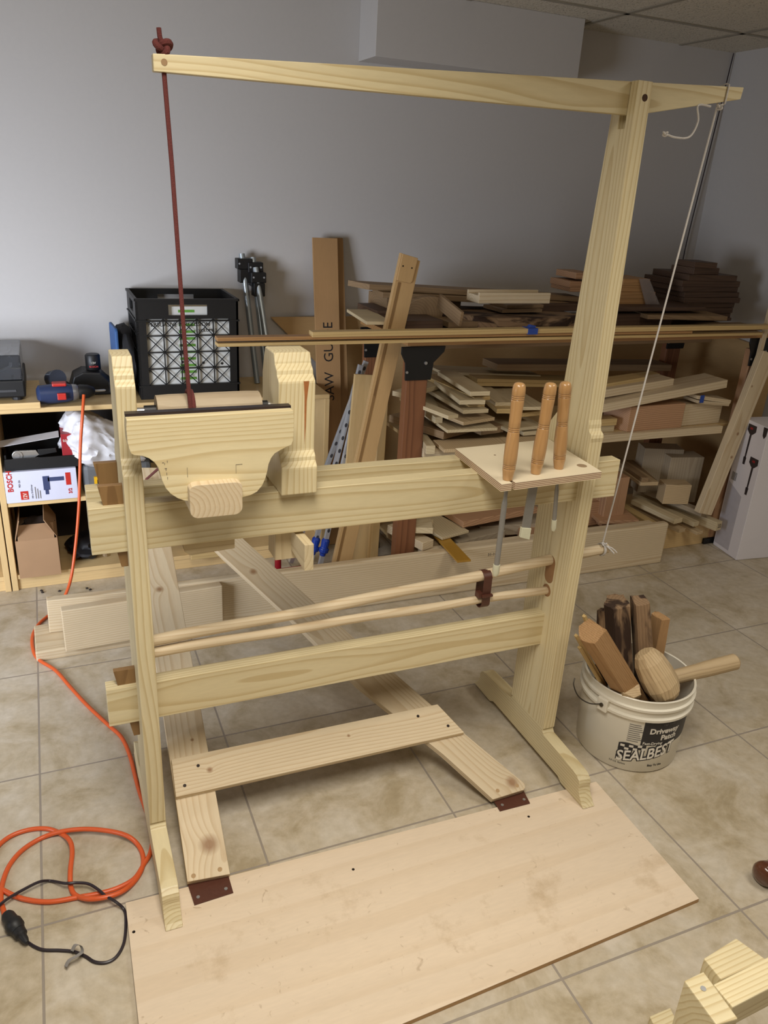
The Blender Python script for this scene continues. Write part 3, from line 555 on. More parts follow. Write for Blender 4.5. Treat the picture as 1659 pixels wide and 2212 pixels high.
def log(name, A, B, sec, mat, label, seed, taper=1.0, rough=.05, cat='firewood', group='split logs in the pail'):
    """rough split log: section outline sec (list of (u,v)) swept A -> B with irregular faces"""
    A, B = V(A), V(B); d, u, v = frame_of(B - A); Lg = (B - A).length; bm = bmesh.new(); rings = []; n = 10
    dense = []
    for i in range(len(sec)):
        p, q = V(sec[i]), V(sec[(i + 1) % len(sec)])
        for k in range(4): dense.append(p.lerp(q, k / 4))
    for i in range(n + 1):
        t = i / n; s_ = 1 + (taper - 1) * t; ring = []
        for k, p in enumerate(dense):
            nn = noise.noise(V((p.x * 30 + seed, p.y * 30, t * 2.2 + seed))) * rough
            q = V((p.x, p.y)) * (s_ + nn * 4); ring.append(bm.verts.new((q.x, q.y, t * Lg + (0 if 0 < i < n else .006 * noise.noise(V((p.x * 60, p.y * 60, seed)))))))
        rings.append(ring)
    m = len(dense)
    for i in range(n):
        for k in range(m): bm.faces.new((rings[i][k], rings[i][(k + 1) % m], rings[i + 1][(k + 1) % m], rings[i + 1][k]))
    bm.faces.new(rings[0]); bm.faces.new(rings[-1])
    o = link(name, bm, mat, None, M=M_of(A, u, v, d), bevel=.001); return tag(o, label, cat, group)
bark = wood('bark', 'Z'); lg = wood('log', 'Z', key='l')
log('split_log', (1.54, 1.53, .03), at(1330, 1300, y=1.56), [(-.038, -.03), (.03, -.034), (.042, .01), (0, .036), (-.036, .02)], wood('bark', 'Z', key='2'), 'tall weathered split log with grey and dark brown faces, back left in the pail', 3)
log('split_log', (1.46, 1.54, .03), at(1303, 1318, y=1.59), [(-.015, -.016), (.014, -.018), (.016, .014), (-.012, .016)], wood('bark', 'Z', key='3'), 'narrow dark-spotted bark strip standing left of the tall weathered log', 5)
log('split_log', (1.60, 1.49, .03), at(1382, 1296, y=1.52), [(-.028, -.020), (.026, -.024), (.034, .016), (-.026, .022)], wood('bark', 'Z', key='4'), 'flat log with dark stained bark face leaning at the centre of the pail', 8)
log('split_log', (1.635, 1.56, .03), at(1428, 1330, y=1.56), [(-.026, -.016), (.028, -.012), (.022, .02), (-.024, .018)], wood('log', 'Z', key='5'), 'shorter brown split log at the right rear of the pail', 11)
log('split_log', (1.60, 1.48, .05), at(1275, 1365, y=1.43), [(-.034, -.030), (.034, -.030), (.040, .004), (.010, .034), (-.036, .022)], lg, 'smooth light brown split log leaning out over the left rim of the pail', 14, rough=.02)
for k, (a, b) in enumerate((((1.53, 1.50, .05), (1252, 1398)), ((1.54, 1.51, .05), (1244, 1372)), ((1.54, 1.52, .06), (1262, 1330)))):
    log('split_log', a, at(*b, y=1.50), [(-.006, -.004), (.007, -.004), (.005, .005), (-.006, .004)], wood('yellow', 'Z'), ('longest pale splinter, between the tall post and the light brown log', 'lower pale splinter sticking out left of the light brown log', 'short upper splinter rising behind the end of the light brown log')[k], 20 + k, group='pale splinters at the pail edge')
# mallet
def mallet():
    h0 = at(1437, 1468, y=1.45); h1 = at(1592, 1428, y=1.42); root = thing('carving_mallet', h0, 'rough wooden club mallet lying across the top of the pail, handle to the right', 'mallet', None)
    d, u, v = frame_of(h1 - h0); Lg = (h1 - h0).length
    bm = bmesh.new(); tube(bm, [(0, 0, -.03), (0, 0, .02), (0, 0, Lg * .45), (0, 0, Lg * .5), (0, 0, Lg * .55), (0, 0, Lg - .008), (0, 0, Lg)], [.021, .022, .0225, .0235, .024, .0245, .017], 20)
    link('handle', bm, wood('birch', 'Z', key='m'), root, M=M_of(h0, u, v, d), smooth=True)
    c0 = at(1402, 1428, y=1.44); c1 = at(1436, 1492, y=1.40); d2, u2, v2 = frame_of(c1 - c0)
    bm = bmesh.new(); rings = []; n = 10; L2 = (c1 - c0).length
    prof_ = [(-.012, .020), (-.006, .034), (.014, .046), (.05, .053), (.080, .054), (.104, .047), (.116, .036), (.122, .020)]
    for z, r in prof_:
        rings.append([bm.verts.new((r * math.cos(2 * math.pi * k / n) * (1 + .10 * noise.noise(V((math.cos(2 * math.pi * k / n) * 1.4, math.sin(2 * math.pi * k / n) * 1.4, z * 20)))), r * math.sin(2 * math.pi * k / n) * .95, z * L2 / .085)) for k in range(n)])
    for i in range(len(rings) - 1):
        for k in range(n): bm.faces.new((rings[i][k], rings[i][(k + 1) % n], rings[i + 1][(k + 1) % n], rings[i + 1][k]))
    bm.faces.new(rings[0]); bm.faces.new(rings[-1])
    hd = link('head', bm, wood('birch', 'Z', key='mh'), root, M=M_of(c0 - d2 * .018, u2, v2, d2), smooth=False, bevel=.003)
mallet()
q = at(1364, 1488, y=1.42); log('wood_block', q + V((.015, .04, -.10)), q + V((0, 0, .0)), [(-.026, -.022), (.026, -.022), (.028, .016), (0, .028), (-.026, .018)], wood('birch', 'Z', key='wb'), 'pale rounded end of a carved block poking up at the front rim of the pail', 31, rough=.02, group=None, cat='block')
# ------------------------------------------------------------------ orange and black cords on the floor
org_m = plain('orange_rubber', rgb(212, 92, 44), .38, var=.04)
oc = thing('extension_cord', (-.2, 1.3, 0), 'orange extension cord hanging from the shelf drill and looping across the tiles', 'cord')
z_ = .0058
hang = [at(181, 853, y=3.03), at(178, 900, y=2.99), at(174, 960, y=2.97), at(172, 1040, y=2.95), at(170, 1100, y=2.93), at(163, 1180, y=2.9), at(152, 1255, y=2.86), at(133, 1300, z=.012), at(110, 1325, z=z_), at(84, 1348, z=z_), at(70, 1375, z=z_), at(72, 1405, z=z_), at(84, 1425, z=z_), at(120, 1448, z=z_), at(152, 1484, z=z_), at(190, 1525, z=z_), at(234, 1566, z=z_), at(262, 1592, z=z_), at(280, 1630, z=z_), at(293, 1680, z=z_), at(303, 1715, z=z_), at(328, 1790, z=z_), at(326, 1838, z=z_)]
lp1 = [(310, 1868), (290, 1898), (255, 1918), (215, 1930), (170, 1938), (110, 1948), (60, 1944), (20, 1930), (-15, 1905), (-25, 1870), (-10, 1835), (20, 1808), (60, 1793), (100, 1790), (130, 1800), (150, 1815), (156, 1840), (152, 1880), (153, 1915), (165, 1935), (200, 1942), (250, 1932), (285, 1910), (306, 1878), (309, 1850), (298, 1825), (275, 1806), (240, 1796), (190, 1791), (140, 1795), (95, 1808), (50, 1835), (20, 1870), (5, 1910), (2, 1945), (8, 1968)]
def lift(i): return z_ + (.011 if i in (15, 16, 17, 26, 27, 28, 29, 20, 21) else 0)
pts = hang + [at(a, b, z=lift(i)) for i, (a, b) in enumerate(lp1)] + [at(12, 1985, z=.012)]
part('cable', lambda bm: tube(bm, spline(pts, 6), .0058, 10), org_m, oc, smooth=True)
rubber = plain('black_rubber', rgb(28, 28, 30), .5, var=.15)
A_, B_ = at(14, 1975, z=.017), at(48, 2022, z=.015); d_ = (B_ - A_)
part('socket', lambda bm: tube(bm, [A_, A_ + d_ * .1, A_ + d_ * .35, A_ + d_ * .42, A_ + d_ * .62, A_ + d_ * .66, A_ + d_ * .78], [.011, .0145, .0155, .0185, .0185, .016, .014], 18), rubber, oc, smooth=True)
bc = thing('power_cord', (-.1, 1.0, 0), 'thin black power cord plugged into the orange cord, with a grey tie', 'cord')
part('plug', lambda bm: tube(bm, [A_ + d_ * .79, A_ + d_ * .95, A_ + d_ * 1.0, A_ + d_ * 1.15, A_ + d_ * 1.3], [.014, .013, .009, .008, .0045], 16), rubber, bc, smooth=True)
bl = [(58, 2034), (75, 2045), (95, 2052), (130, 2053), (160, 2056), (185, 2066), (205, 2078), (230, 2079), (252, 2066), (268, 2035), (272, 1990), (268, 1965), (250, 1948), (228, 1935), (210, 1920), (190, 1909), (165, 1907), (140, 1908), (110, 1903), (85, 1905), (50, 1922), (22, 1938), (5, 1950), (-25, 1975)]
part('cable', lambda bm: tube(bm, spline([A_ + d_ * 1.28] + [at(a, b, z=.0035 + (.015 if i in (12, 13, 14, 15, 16, 17, 19, 20, 21, 22) else 0)) for i, (a, b) in enumerate(bl)], 6), .0034, 8), plain('black_cable', rgb(44, 36, 42), .4), bc, smooth=True)
def tie(bm):
    c = at(166, 2058, z=.006); pth = [c + V((-.012, .006, .004)), c + V((-.004, .012, .012)), c + V((.006, .006, .012)), c + V((.008, -.004, .006)), c + V((-.002, -.016, .012)), c + V((-.018, -.018, .008)), c + V((-.026, -.026, .002))]
    pth = spline(pth, 6); a = [bm.verts.new(p) for p in pth]; b = [bm.verts.new(p + V((.006, -.010, .006))) for p in pth]
    a2 = [bm.verts.new(p + V((0, 0, .0012))) for p in pth]; b2 = [bm.verts.new(p + V((.006, -.010, .0072))) for p in pth]
    for i in range(len(a) - 1):
        for q in ((a[i], a[i + 1], b[i + 1], b[i]), (a2[i], a2[i + 1], b2[i + 1], b2[i]), (a[i], a[i + 1], a2[i + 1], a2[i]), (b[i], b[i + 1], b2[i + 1], b2[i])): bm.faces.new(q)
part('cable_tie', tie, plain('grey_velcro', rgb(150, 146, 142), .8), bc)
# ------------------------------------------------------------------ foreground corner
fm = 'pine'
wh_ = thing('wooden_stand', (.80, .60, 0), 'pale screwed pine stand cut off by the lower right corner', 'stand')
def fbox(name, quad, z0, z1, mat, parent, bev=.002):
    P_ = [at(a, b, z=z1) for a, b in quad]; return part(name, lambda bm: prism(bm, [(p.x, p.y) for p in P_], 'Z', z0, z1), mat, parent, bevel=bev)
fbox('cap_block', [(1520, 2070), (1590, 2026), (1655, 2072), (1558, 2116)], .28, .36, wood('pine', 'X', key='g1'), wh_)
fbox('rail', [(1541, 2126), (1700, 2046), (1760, 2084), (1583, 2176)], .38, .43, wood('pine', 'X', key='g2'), wh_)
sb = fbox('top_block', [(1478, 2118), (1520, 2098), (1595, 2200), (1548, 2214)], .33, .47, wood('pine', 'X', key='g3'), wh_)
q = at(1519, 2136, z=.47); part('screw', lambda bm: tube(bm, [(q.x, q.y, .4695), (q.x, q.y, .4712)], .0042, 14), steel(), sb)
fbox('foot', [(1403, 2195), (1448, 2176), (1475, 2230), (1430, 2250)], 0, .03, wood('pine', 'X', key='g4'), wh_)
fbox('leg', [(1490, 2130), (1512, 2118), (1570, 2200), (1548, 2212)], .0, .33, wood('pine', 'Z', key='g5'), wh_)
kc = at(1662, 1885, z=.031)
kn = thing('turned_handle', kc, 'dark brown turned wooden handle end at the right edge of the picture', 'handle')
def knob(bm):
    tube(bm, [V((0, 0, 0)) + kc - V((.028, 0, 0)) + V((x, .1 * x, 0)) for x in (-.008, -.005, 0, .008, .018, .028, .034, .040, .10, .25)], [.006, .016, .025, .030, .0305, .028, .026, .024, .025, .021], 24)
part('grip', knob, plain('dark_varnished_wood', rgb(88, 50, 32), .2, var=.25, scale=30, coat=.5), kn, smooth=True)

# ------------------------------------------------------------------ left shelf unit and what is on it
sm = wood('shelf', 'X'); smz = wood('shelf', 'Z'); SY0, SY1 = 3.05, 3.41; ST = .738
def shelf_unit(name, x0, x1, label, shelves, shaded_back=True):
    r = thing(name, ((x0 + x1) / 2, SY0, 0), label, 'shelf', None)
    part('top_board', lambda bm: box(bm, (x0, SY0 - .005, ST - .02), (x1, SY1, ST)), sm, r, bevel=.005)
    part('side_panel', lambda bm: box(bm, (x0, SY0, 0), (x0 + .022, SY1, ST - .0202)), smz, r, bevel=.002)
    part('side_panel', lambda bm: box(bm, (x1 - .022, SY0, 0), (x1, SY1, ST - .0202)), smz, r, bevel=.002)
    for z in shelves: part('shelf_board', lambda bm: box(bm, (x0 + .0222, SY0 + .005, z - .018), (x1 - .0222, SY1 - .012, z)), sm, r, bevel=.001)
    part('back_panel', lambda bm: box(bm, (x0 + .0222, SY1 - .0115, .001), (x1 - .0222, SY1 - .004, ST - .021)), plain('shaded_back_panel', rgb(34, 27, 22), .8), r)  # near-black colour paints in the shade of the unlit shelf interior
    part('kick_board', lambda bm: box(bm, (x0 + .0222, SY0 + .012, .0005), (x1 - .0222, SY0 + .028, .045)), sm, r, bevel=.001)
    return r
su_ = shelf_unit('shelf_unit', -.228, 1.070, 'low open pine shelf unit against the back wall, holding the crate and boxes', (.065, .372))
shelf_unit('shelf_unit', -1.2, -.232, 'low pine shelf unit at the left edge of the picture', (.065, .372))
for k, (x_, z_k, w_, h_) in enumerate(((0, 0, .003, .022), (.008, .004, .014, .003), (.006, .012, .018, .003), (.013, -.004, .003, .022), (.028, 0, .003, .022), (.030, .012, .012, .003), (.038, 0, .003, .020))):
    part('brand_mark', lambda bm: box(bm, (.352 + x_, SY0 + .0112, .014 + z_k), (.352 + x_ + w_, SY0 + .0125, .014 + z_k + h_)), dark(), su_)
# light board under the turntable
solo('pine_board', lambda bm: box(bm, (-.75, 3.03, ST + .0005), (-.050, 3.38, ST + .024)), wood('shelf', 'X', key='b'), 'pale pine board under the turntable on the shelf top', 'board', bevel=.002)
tt = thing('turntable', (-.28, 3.2, ST + .024), 'black record player with a tinted clear dust cover at the left edge', 'record player')
T0 = ST + .0245
part('plinth', lambda bm: box(bm, (-.50, 3.06, T0 + .012), (-.095, 3.37, T0 + .075)), black(), tt, bevel=.006)
for fx in (-.47, -.125):
    for fy in (3.09, 3.34): part('rubber_foot', lambda bm: tube(bm, [(fx, fy, T0), (fx, fy, T0 + .0118)], .018, 16), rubber, tt)
part('front_trim', lambda bm: box(bm, (-.46, 3.058, T0 + .034), (-.125, 3.0605, T0 + .042)), plain('dark_grey_trim', rgb(90, 92, 96), .3, .5), tt)
gl = plain('smoked_cover', rgb(150, 156, 164), .08, var=.01, trans=.92)
part('dust_cover', lambda bm: box(bm, (-.495, 3.065, T0 + .0755), (-.10, 3.365, T0 + .165)), gl, tt, bevel=.006)
part('platter', lambda bm: tube(bm, [(-.32, 3.21, T0 + .076), (-.32, 3.21, T0 + .09)], .14, 40), plain('platter', rgb(60, 60, 64), .3, .5), tt, smooth=True)
part('tonearm', lambda bm: tube(bm, [(-.14, 3.33, T0 + .1), (-.14, 3.20, T0 + .105), (-.18, 3.12, T0 + .1)], .005, 8), steel(), tt, smooth=True)
# milk crate with records
ck = thing('milk_crate', (.50, 3.22, ST), 'black plastic milk crate full of records on the shelf top', 'crate', None)
CX0, CX1, CY0, CY1, CZ0, CZ1 = .310, .695, 3.09, 3.39, ST + .0005, ST + .383
bk = black()
def crate_face(name, o, u, v, W, H, side_only=False):
    """o lower left corner outside, u across, v up; frame bands plus a diagonal lattice"""
    def P3(a, b, d): return V(o) + V(u) * a + V(v) * b + N_ * d
    N_ = V(u).cross(V(v)) * -1
    def slab(bm, a0, b0, a1, b1, d0=0, d1=.008):
        c = [P3(a0, b0, d0), P3(a1, b0, d0), P3(a1, b1, d0), P3(a0, b1, d0)]; e = [P3(a0, b0, d1), P3(a1, b0, d1), P3(a1, b1, d1), P3(a0, b1, d1)]
        A = [bm.verts.new(p) for p in c]; B = [bm.verts.new(p) for p in e]; bm.faces.new(A); bm.faces.new(B)
        for i in range(4): bm.faces.new((A[i], A[(i + 1) % 4], B[(i + 1) % 4], B[i]))
    f = part(name, lambda bm: (slab(bm, 0, 0, W, .055), slab(bm, 0, H - .075, W * .31, H - .022), slab(bm, W * .69, H - .075, W, H - .022), slab(bm, 0, H - .022, W, H), slab(bm, W * .31, H - .075, W * .69, H - .062), slab(bm, 0, .055, .035, H - .075), slab(bm, W - .035, .055, W, H - .075),
        slab(bm, -.004, H - .008, W + .004, H, -.004, .0), slab(bm, -.004, .048, W + .004, .055, -.003, 0), slab(bm, -.004, H - .085, W + .004, H - .079, -.003, 0)), bk, ck)
    n, m = 5, 4; a0, a1, b0, b1 = .035, W - .035, .055, H - .075
    def lat(bm):
        for i in range(1, n): x = a0 + (a1 - a0) * i / n; slab(bm, x - .002, b0, x + .002, b1, 0, .007)
        for j in range(1, m): y = b0 + (b1 - b0) * j / m; slab(bm, a0, y - .002, a1, y + .002, -.001, .007)
        for i in range(n):
            for j in range(m):
                x0, x1 = a0 + (a1 - a0) * i / n, a0 + (a1 - a0) * (i + 1) / n; y0, y1 = b0 + (b1 - b0) * j / m, b0 + (b1 - b0) * (j + 1) / m
                tube(bm, [P3(x0, y0, .003), P3(x1, y1, .003)], .0018, 4); tube(bm, [P3(x0, y1, .003), P3(x1, y0, .003)], .0018, 4)
    part('lattice', lat, bk, f)
    def dots(bm): pass
crate_face('front_wall', (CX0, CY0, CZ0), (1, 0, 0), (0, 0, 1), CX1 - CX0, CZ1 - CZ0)
crate_face('back_wall', (CX1, CY1, CZ0), (-1, 0, 0), (0, 0, 1), CX1 - CX0, CZ1 - CZ0)
crate_face('side_wall', (CX0, CY1, CZ0), (0, -1, 0), (0, 0, 1), CY1 - CY0, CZ1 - CZ0)
crate_face('side_wall', (CX1, CY0, CZ0), (0, 1, 0), (0, 0, 1), CY1 - CY0, CZ1 - CZ0)
part('bottom', lambda bm: box(bm, (CX0 + .01, CY0 + .01, CZ0), (CX1 - .01, CY1 - .01, CZ0 + .006)), bk, ck)
# records
recw = plain('white_sleeve', rgb(205, 205, 200), .22, var=.02)
r0 = thing('record_sleeve', (.505, 3.107, CZ0 + .008), 'white record sleeve with green stripes facing out at the front of the crate', 'record', 'records in the crate')
RX0, RX1, RZ_0, RZ_1 = .352, .668, CZ0 + .04, CZ0 + .352
part('sleeve', lambda bm: box(bm, (RX0, 3.104, RZ_0), (RX1, 3.109, RZ_1)), recw, r0)
for k in range(12):
    z1 = RZ_1 - .012 - k * .026; part('green_stripe', lambda bm: box(bm, (.467, 3.1032, z1 - .010), (.528, 3.1040, z1)), plain('stripe_green', rgb(96, 150, 58), .5), r0)
for x_, z_k in ((.480, .265), (.473, .205), (.488, .185), (.47, .17), (.478, .235), (.556, .135), (.49, .135), (.475, .14), (.63, .13)):
    part('black_dot', lambda bm: tube(bm, [(x_, 3.1040, CZ0 + z_k), (x_, 3.1028, CZ0 + z_k)], .0052, 14), dark(), r0)
text('title', 'PERSUASIVE PERCUSSION', .0215, (.352, 3.1028, CZ0 + .278), (1, 0, 0), (0, 0, 1), dark(), r0, sx=.96)
text('title', 'VOLUME 2', .0165, (.540, 3.1028, CZ0 + .256), (1, 0, 0), (0, 0, 1), dark(), r0, sx=.96)
cols = [(224, 214, 196), (70, 60, 50), (196, 170, 130), (228, 224, 214), (150, 70, 50), (210, 196, 160), (60, 70, 84), (220, 210, 190), (180, 150, 110), (240, 236, 226), (90, 84, 76), (206, 190, 150)]
for k, c in enumerate(cols):
    y_ = 3.116 + k * .0195 + .002 * (k % 3)
    solo('record_sleeve', lambda bm: box(bm, (.345 + .004 * (k % 3), y_, CZ0 + .007), (.655 + .006 * (k % 2), y_ + .0035 + .004 * (k % 3 == 0), CZ0 + .33 + .012 * ((k * 7) % 4) / 4)), plain('sleeve_%d' % k, rgb(*c), .6), 'record sleeve standing behind the white striped one in the black crate', 'record', 'records in the crate')
# drill, charger, battery, bag
navy = plain('navy_plastic', rgb(40, 54, 88), .45); redp = plain('red_plastic', rgb(186, 44, 36), .4)
d0 = at(106, 843, y=3.06); zc = ST + .041
dr = thing('cordless_drill', (.02, 3.08, ST), 'dark blue and black cordless drill lying on its side on the shelf top', 'drill')
dd = V((1, .12, 0)).normalized()
def dt(name, prof_, mat, c0=V((-.055, 3.075, zc))): 
    return part(name, lambda bm: tube(bm, [c0 + dd * a for a, _ in prof_], [r for _, r in prof_], 24), mat, dr, smooth=True)
dt('motor_housing', [(-.004, .022), (.004, .034), (.05, .036), (.10, .035), (.118, .030)], navy)
dt('torque_collar', [(.118, .031), (.124, .031), (.136, .029), (.14, .025)], plain('silver_collar', rgb(150, 150, 152), .35, .7))
dt('chuck', [(.1395, .026), (.148, .028), (.176, .025), (.196, .016), (.20, .010)], black())
dt('drill_bit', [(.198, .0045), (.235, .0045), (.240, .002)], steel())
part('grip', lambda bm: tube(bm, [(-.005, 3.11, zc - .002), (.02, 3.17, zc - .006), (.04, 3.22, zc - .012)], [.026, .024, .027], 14), black(), dr, smooth=True)
part('red_button', lambda bm: box(bm, (.010, 3.036, zc - .014), (.040, 3.050, zc + .010)), redp, dr, bevel=.002)
part('red_band', lambda bm: box(bm, (-.005, 3.060, zc + .030), (.045, 3.10, zc + .042)), redp, dr, bevel=.004)
part('battery_end', lambda bm: tube(bm, [(.0, 3.23, zc + .02), (.02, 3.18, zc + .035)], .032, 16), plain('dark_blue_grey', rgb(60, 66, 80), .5), dr, smooth=True)
ch = thing('battery_charger', (.15, 3.25, ST), 'black battery charger on the shelf top behind the drill', 'charger')
part('base', lambda bm: prism(bm, [(.06, ST + .001), (.235, ST + .001), (.235, ST + .03), (.20, ST + .06), (.175, ST + .088), (.11, ST + .092), (.075, ST + .075), (.06, ST + .03)], 'Y', 3.19, 3.31), bk, ch, bevel=.006)
part('vent_fin', lambda bm: box(bm, (.20, 3.185, ST + .012), (.228, 3.1898, ST + .05)), plain('grey_rib', rgb(50, 50, 54), .5), ch)
bt = thing('drill_battery', (.152, 3.24, ST + .092), 'round black drill battery plugged upright into the charger', 'battery')
part('cell', lambda bm: tube(bm, [(.152, 3.24, ST + .0925), (.152, 3.24, ST + .095), (.152, 3.24, ST + .148), (.152, 3.24, ST + .153)], [.026, .028, .028, .024], 24), bk, bt, smooth=True)
text('print', 'BOSCH', .010, (.136, 3.2105, ST + .105), (1, 0, 0), (0, 0, 1), plain('print_red', rgb(200, 60, 60), .5), bt)
text('print', '12V', .012, (.142, 3.2105, ST + .119), (1, 0, 0), (0, 0, 1), white(), bt)
bg = thing('tool_pouch', (.26, 3.2, ST), 'blue and black zip tool bag standing beside the milk crate', 'bag')
def puff(bm, x0, x1, y0, y1, z0, z1, seed, amp):
    n, m = 8, 12; 
    for f in range(2): pass
    b = bmesh.ops.create_cube(bm, size=1)['verts']; bmesh.ops.subdivide_edges(bm, edges=bm.edges[:], cuts=7, use_grid_fill=True)
    for v in bm.verts:
        c = v.co.copy(); k = 1 - .18 * (abs(c.x * 2) ** 3 + abs(c.y * 2) ** 3) * (abs(c.z * 2) ** 2); nn = noise.noise(c * 4 + V((seed, 0, 0))) * amp
        v.co = V(((x0 + x1) / 2 + c.x * (x1 - x0) * k + nn, (y0 + y1) / 2 + c.y * (y1 - y0) * k + nn, (z0 + z1) / 2 + c.z * (z1 - z0) * (1 - .1 * (abs(c.x * 2) ** 2) - .1 * abs(c.y * 2) ** 2) + nn * .5))
part('body', lambda bm: puff(bm, .243, .300, 3.10, 3.37, ST + .005, ST + .262, 4, .012), plain('black_fabric', rgb(30, 30, 34), .85, var=.15), bg, smooth=True)
part('front_panel', lambda bm: prism(bm, [(3.10, ST + .002), (3.36, ST + .002), (3.37, ST + .225), (3.36, ST + .255), (3.11, ST + .272), (3.10, ST + .262)], 'X', .231, .243), plain('blue_fabric', rgb(50, 88, 140), .7), bg, bevel=.004)
part('logo_patch', lambda bm: prism(bm, [(3.16 + .03 * math.cos(a), ST + .14 + .028 * math.sin(a)) for a in [k * math.pi / 8 for k in range(16)]], 'X', .2300, .2312), white(), bg)
part('logo_patch', lambda bm: box(bm, (.2292, 3.14, ST + .13), (.2300, 3.18, ST + .15)), redp, bg)
# clamp pipes standing on the shelf
pp_ = plain('galvanised_pipe', rgb(172, 180, 184), .28, .6, .08, 8)
for k, (a, b, yt, yb, lab_) in enumerate((((522, 548), (562, 880), 3.375, 3.26, 'leftmost galvanised clamp pipe with a black head, standing behind the crate'), ((546, 556), (583, 880), 3.37, 3.22, 'taller middle galvanised clamp pipe with a black head, right of the crate'), ((552, 578), (598, 885), 3.345, 3.18, 'front galvanised clamp pipe with the lowest black head'))):
    top = at(*a, y=yt); bot = at(*b, y=yb); dn = (bot - top).normalized(); bot = top + dn * ((top.z - ST - .002) / -dn.z)
    r = thing('pipe_clamp', bot, lab_, 'clamp', 'pipe clamps behind the shelf')
    part('pipe', lambda bm: tube(bm, [top, bot], .0125, 18, True), pp_, r, smooth=True)
    c = top + dn * .03; part('clamp_head', lambda bm: (box(bm, (c.x - .028, c.y - .022, c.z - .03), (c.x + .036, c.y + .022, c.z + .012)), box(bm, (c.x - .018, c.y - .024, c.z - .085), (c.x + .03, c.y + .024, c.z - .0302))), bk, r, bevel=.003)
    for sx in (-.018, .026): part('bolt_hole', lambda bm: tube(bm, [(c.x + sx, c.y - .0225, c.z - .008), (c.x + sx, c.y - .0215, c.z - .008)], .004, 10), plain('hole_grey', rgb(150, 150, 152), .4), r)
# middle shelf contents
def crumple(bm, c, sx, sy, sz, seed, amp=.3, sub=4):
    bmesh.ops.create_icosphere(bm, subdivisions=sub, radius=1)
    for v in bm.verts:
        p = v.co.copy(); n1 = noise.noise(p * 1.3 + V((seed, 0, 0))); n2 = abs(noise.noise(p * 3.1 + V((0, seed, 0)))); n3 = abs(noise.noise(p * 7 + V((0, seed, 3))))
        f = 1 + amp * n1 - amp * .8 * n2 + amp * .25 * n3; v.co = V((c[0] + p.x * sx * f, c[1] + p.y * sy * f, max(c[2] - sz * .96, c[2] + p.z * sz * f)))
# plastic bag hanging out of the shelf
wp = plain('white_bag_film', rgb(216, 216, 220), .32, var=.03, scale=9)
def bagf(bm):
    crumple(bm, (0, 0, 0), 1, 1, 1, 9, .26, 5)
    for v in bm.verts:
        x, y, z = v.co; sx = .155; zz = z * .115 * (1.0 if x > -.2 else .75 + .3 * (1 + x)); v.co = V((.150 + x * sx - .055 * max(-.3, z), 3.14 + y * .13, .585 + zz - .045 * max(0, x) + .028 * min(0, x + .3)))
        v.co.z = min(v.co.z, ST - .024)
bagt = thing('plastic_bag', (.17, 3.12, .50), 'crumpled white plastic carrier bag bulging out of the shelf', 'bag')
part('film', bagf, wp, bagt, smooth=True)

for k in range(5): part('green_print', lambda bm: prism(bm, [(.222, .560 - k * .013), (.262, .548 - k * .013), (.262, .542 - k * .013), (.222, .554 - k * .013)], 'Y', 3.012, 3.0135), plain('print_green', rgb(120, 160, 130), .6), bagt)
SB = .372
drill_box = thing('drill_box', (-.08, 3.1, SB), 'white and red cordless drill carton on the middle shelf', 'box')
part('carton', lambda bm: box(bm, (-.205, 3.045, SB + .0005), (.048, 3.20, SB + .124)), plain('carton_lavender', rgb(206, 208, 226), .45, var=.02), drill_box, bevel=.002)
yb = 3.0446
def pat(bm, x0, z0, x1, z1, y=yb): box(bm, (x0, y - .0006, z0), (x1, y + .0002, z1))
part('red_panel', lambda bm: pat(bm, -.155, SB + .012, -.128, SB + .046), redp, drill_box)
part('red_panel', lambda bm: pat(bm, .008, SB + .058, .026, SB + .108), redp, drill_box)
text('brand_lettering', 'BOSCH', .026, (-.178, yb - .0006, SB + .046), (0, 0, 1), (-1, 0, 0), redp, drill_box, bold=.0006)
text('lettering', '12V', .020, (-.133, yb - .0014, SB + .013), (0, 0, 1), (-1, 0, 0), white(), drill_box, sx=.8, bold=.0003)
text('lettering', '3/8 in. Drill/Driver', .0075, (-.112, yb - .0006, SB + .014), (0, 0, 1), (-1, 0, 0), dark(), drill_box)
text('lettering', 'PS31-2A', .0085, (-.152, yb - .0006, SB + .062), (0, 0, 1), (-1, 0, 0), dark(), drill_box)
text('lettering', '3/2', .017, (.026, yb - .0006, SB + .022), (0, 0, 1), (-1, 0, 0), redp, drill_box, bold=.0005)
part('drill_picture', lambda bm: (pat(bm, -.055, SB + .078, .002, SB + .094), pat(bm, -.073, SB + .044, -.050, SB + .100), pat(bm, -.068, SB + .026, -.056, SB + .045)), plain('picture_navy', rgb(56, 66, 104), .5), drill_box)
for k in range(3): part('small_print', lambda bm: pat(bm, -.104 + k * .008, SB + .012, -.101 + k * .008, SB + .060 - k * .008), plain('print_grey', rgb(120, 116, 112), .6), drill_box)
tray = thing('black_tray', (-.07, 3.15, SB + .125), 'long black plastic tool tray standing on the drill carton', 'tray')
TZ = SB + .125
part('body', lambda bm: (box(bm, (-.195, 3.06, TZ), (.062, 3.30, TZ + .006)), box(bm, (-.195, 3.06, TZ + .006), (.062, 3.066, TZ + .045)), box(bm, (-.195, 3.294, TZ + .006), (.062, 3.30, TZ + .045)), box(bm, (-.195, 3.066, TZ + .006), (-.189, 3.294, TZ + .06)), box(bm, (.056, 3.066, TZ + .006), (.062, 3.294, TZ + .045))), black(), tray)
rr = thing('multi_tool', (-.14, 3.09, TZ + .05), 'small nickel coloured hand tool with a round head, resting in the black tray', 'tool')
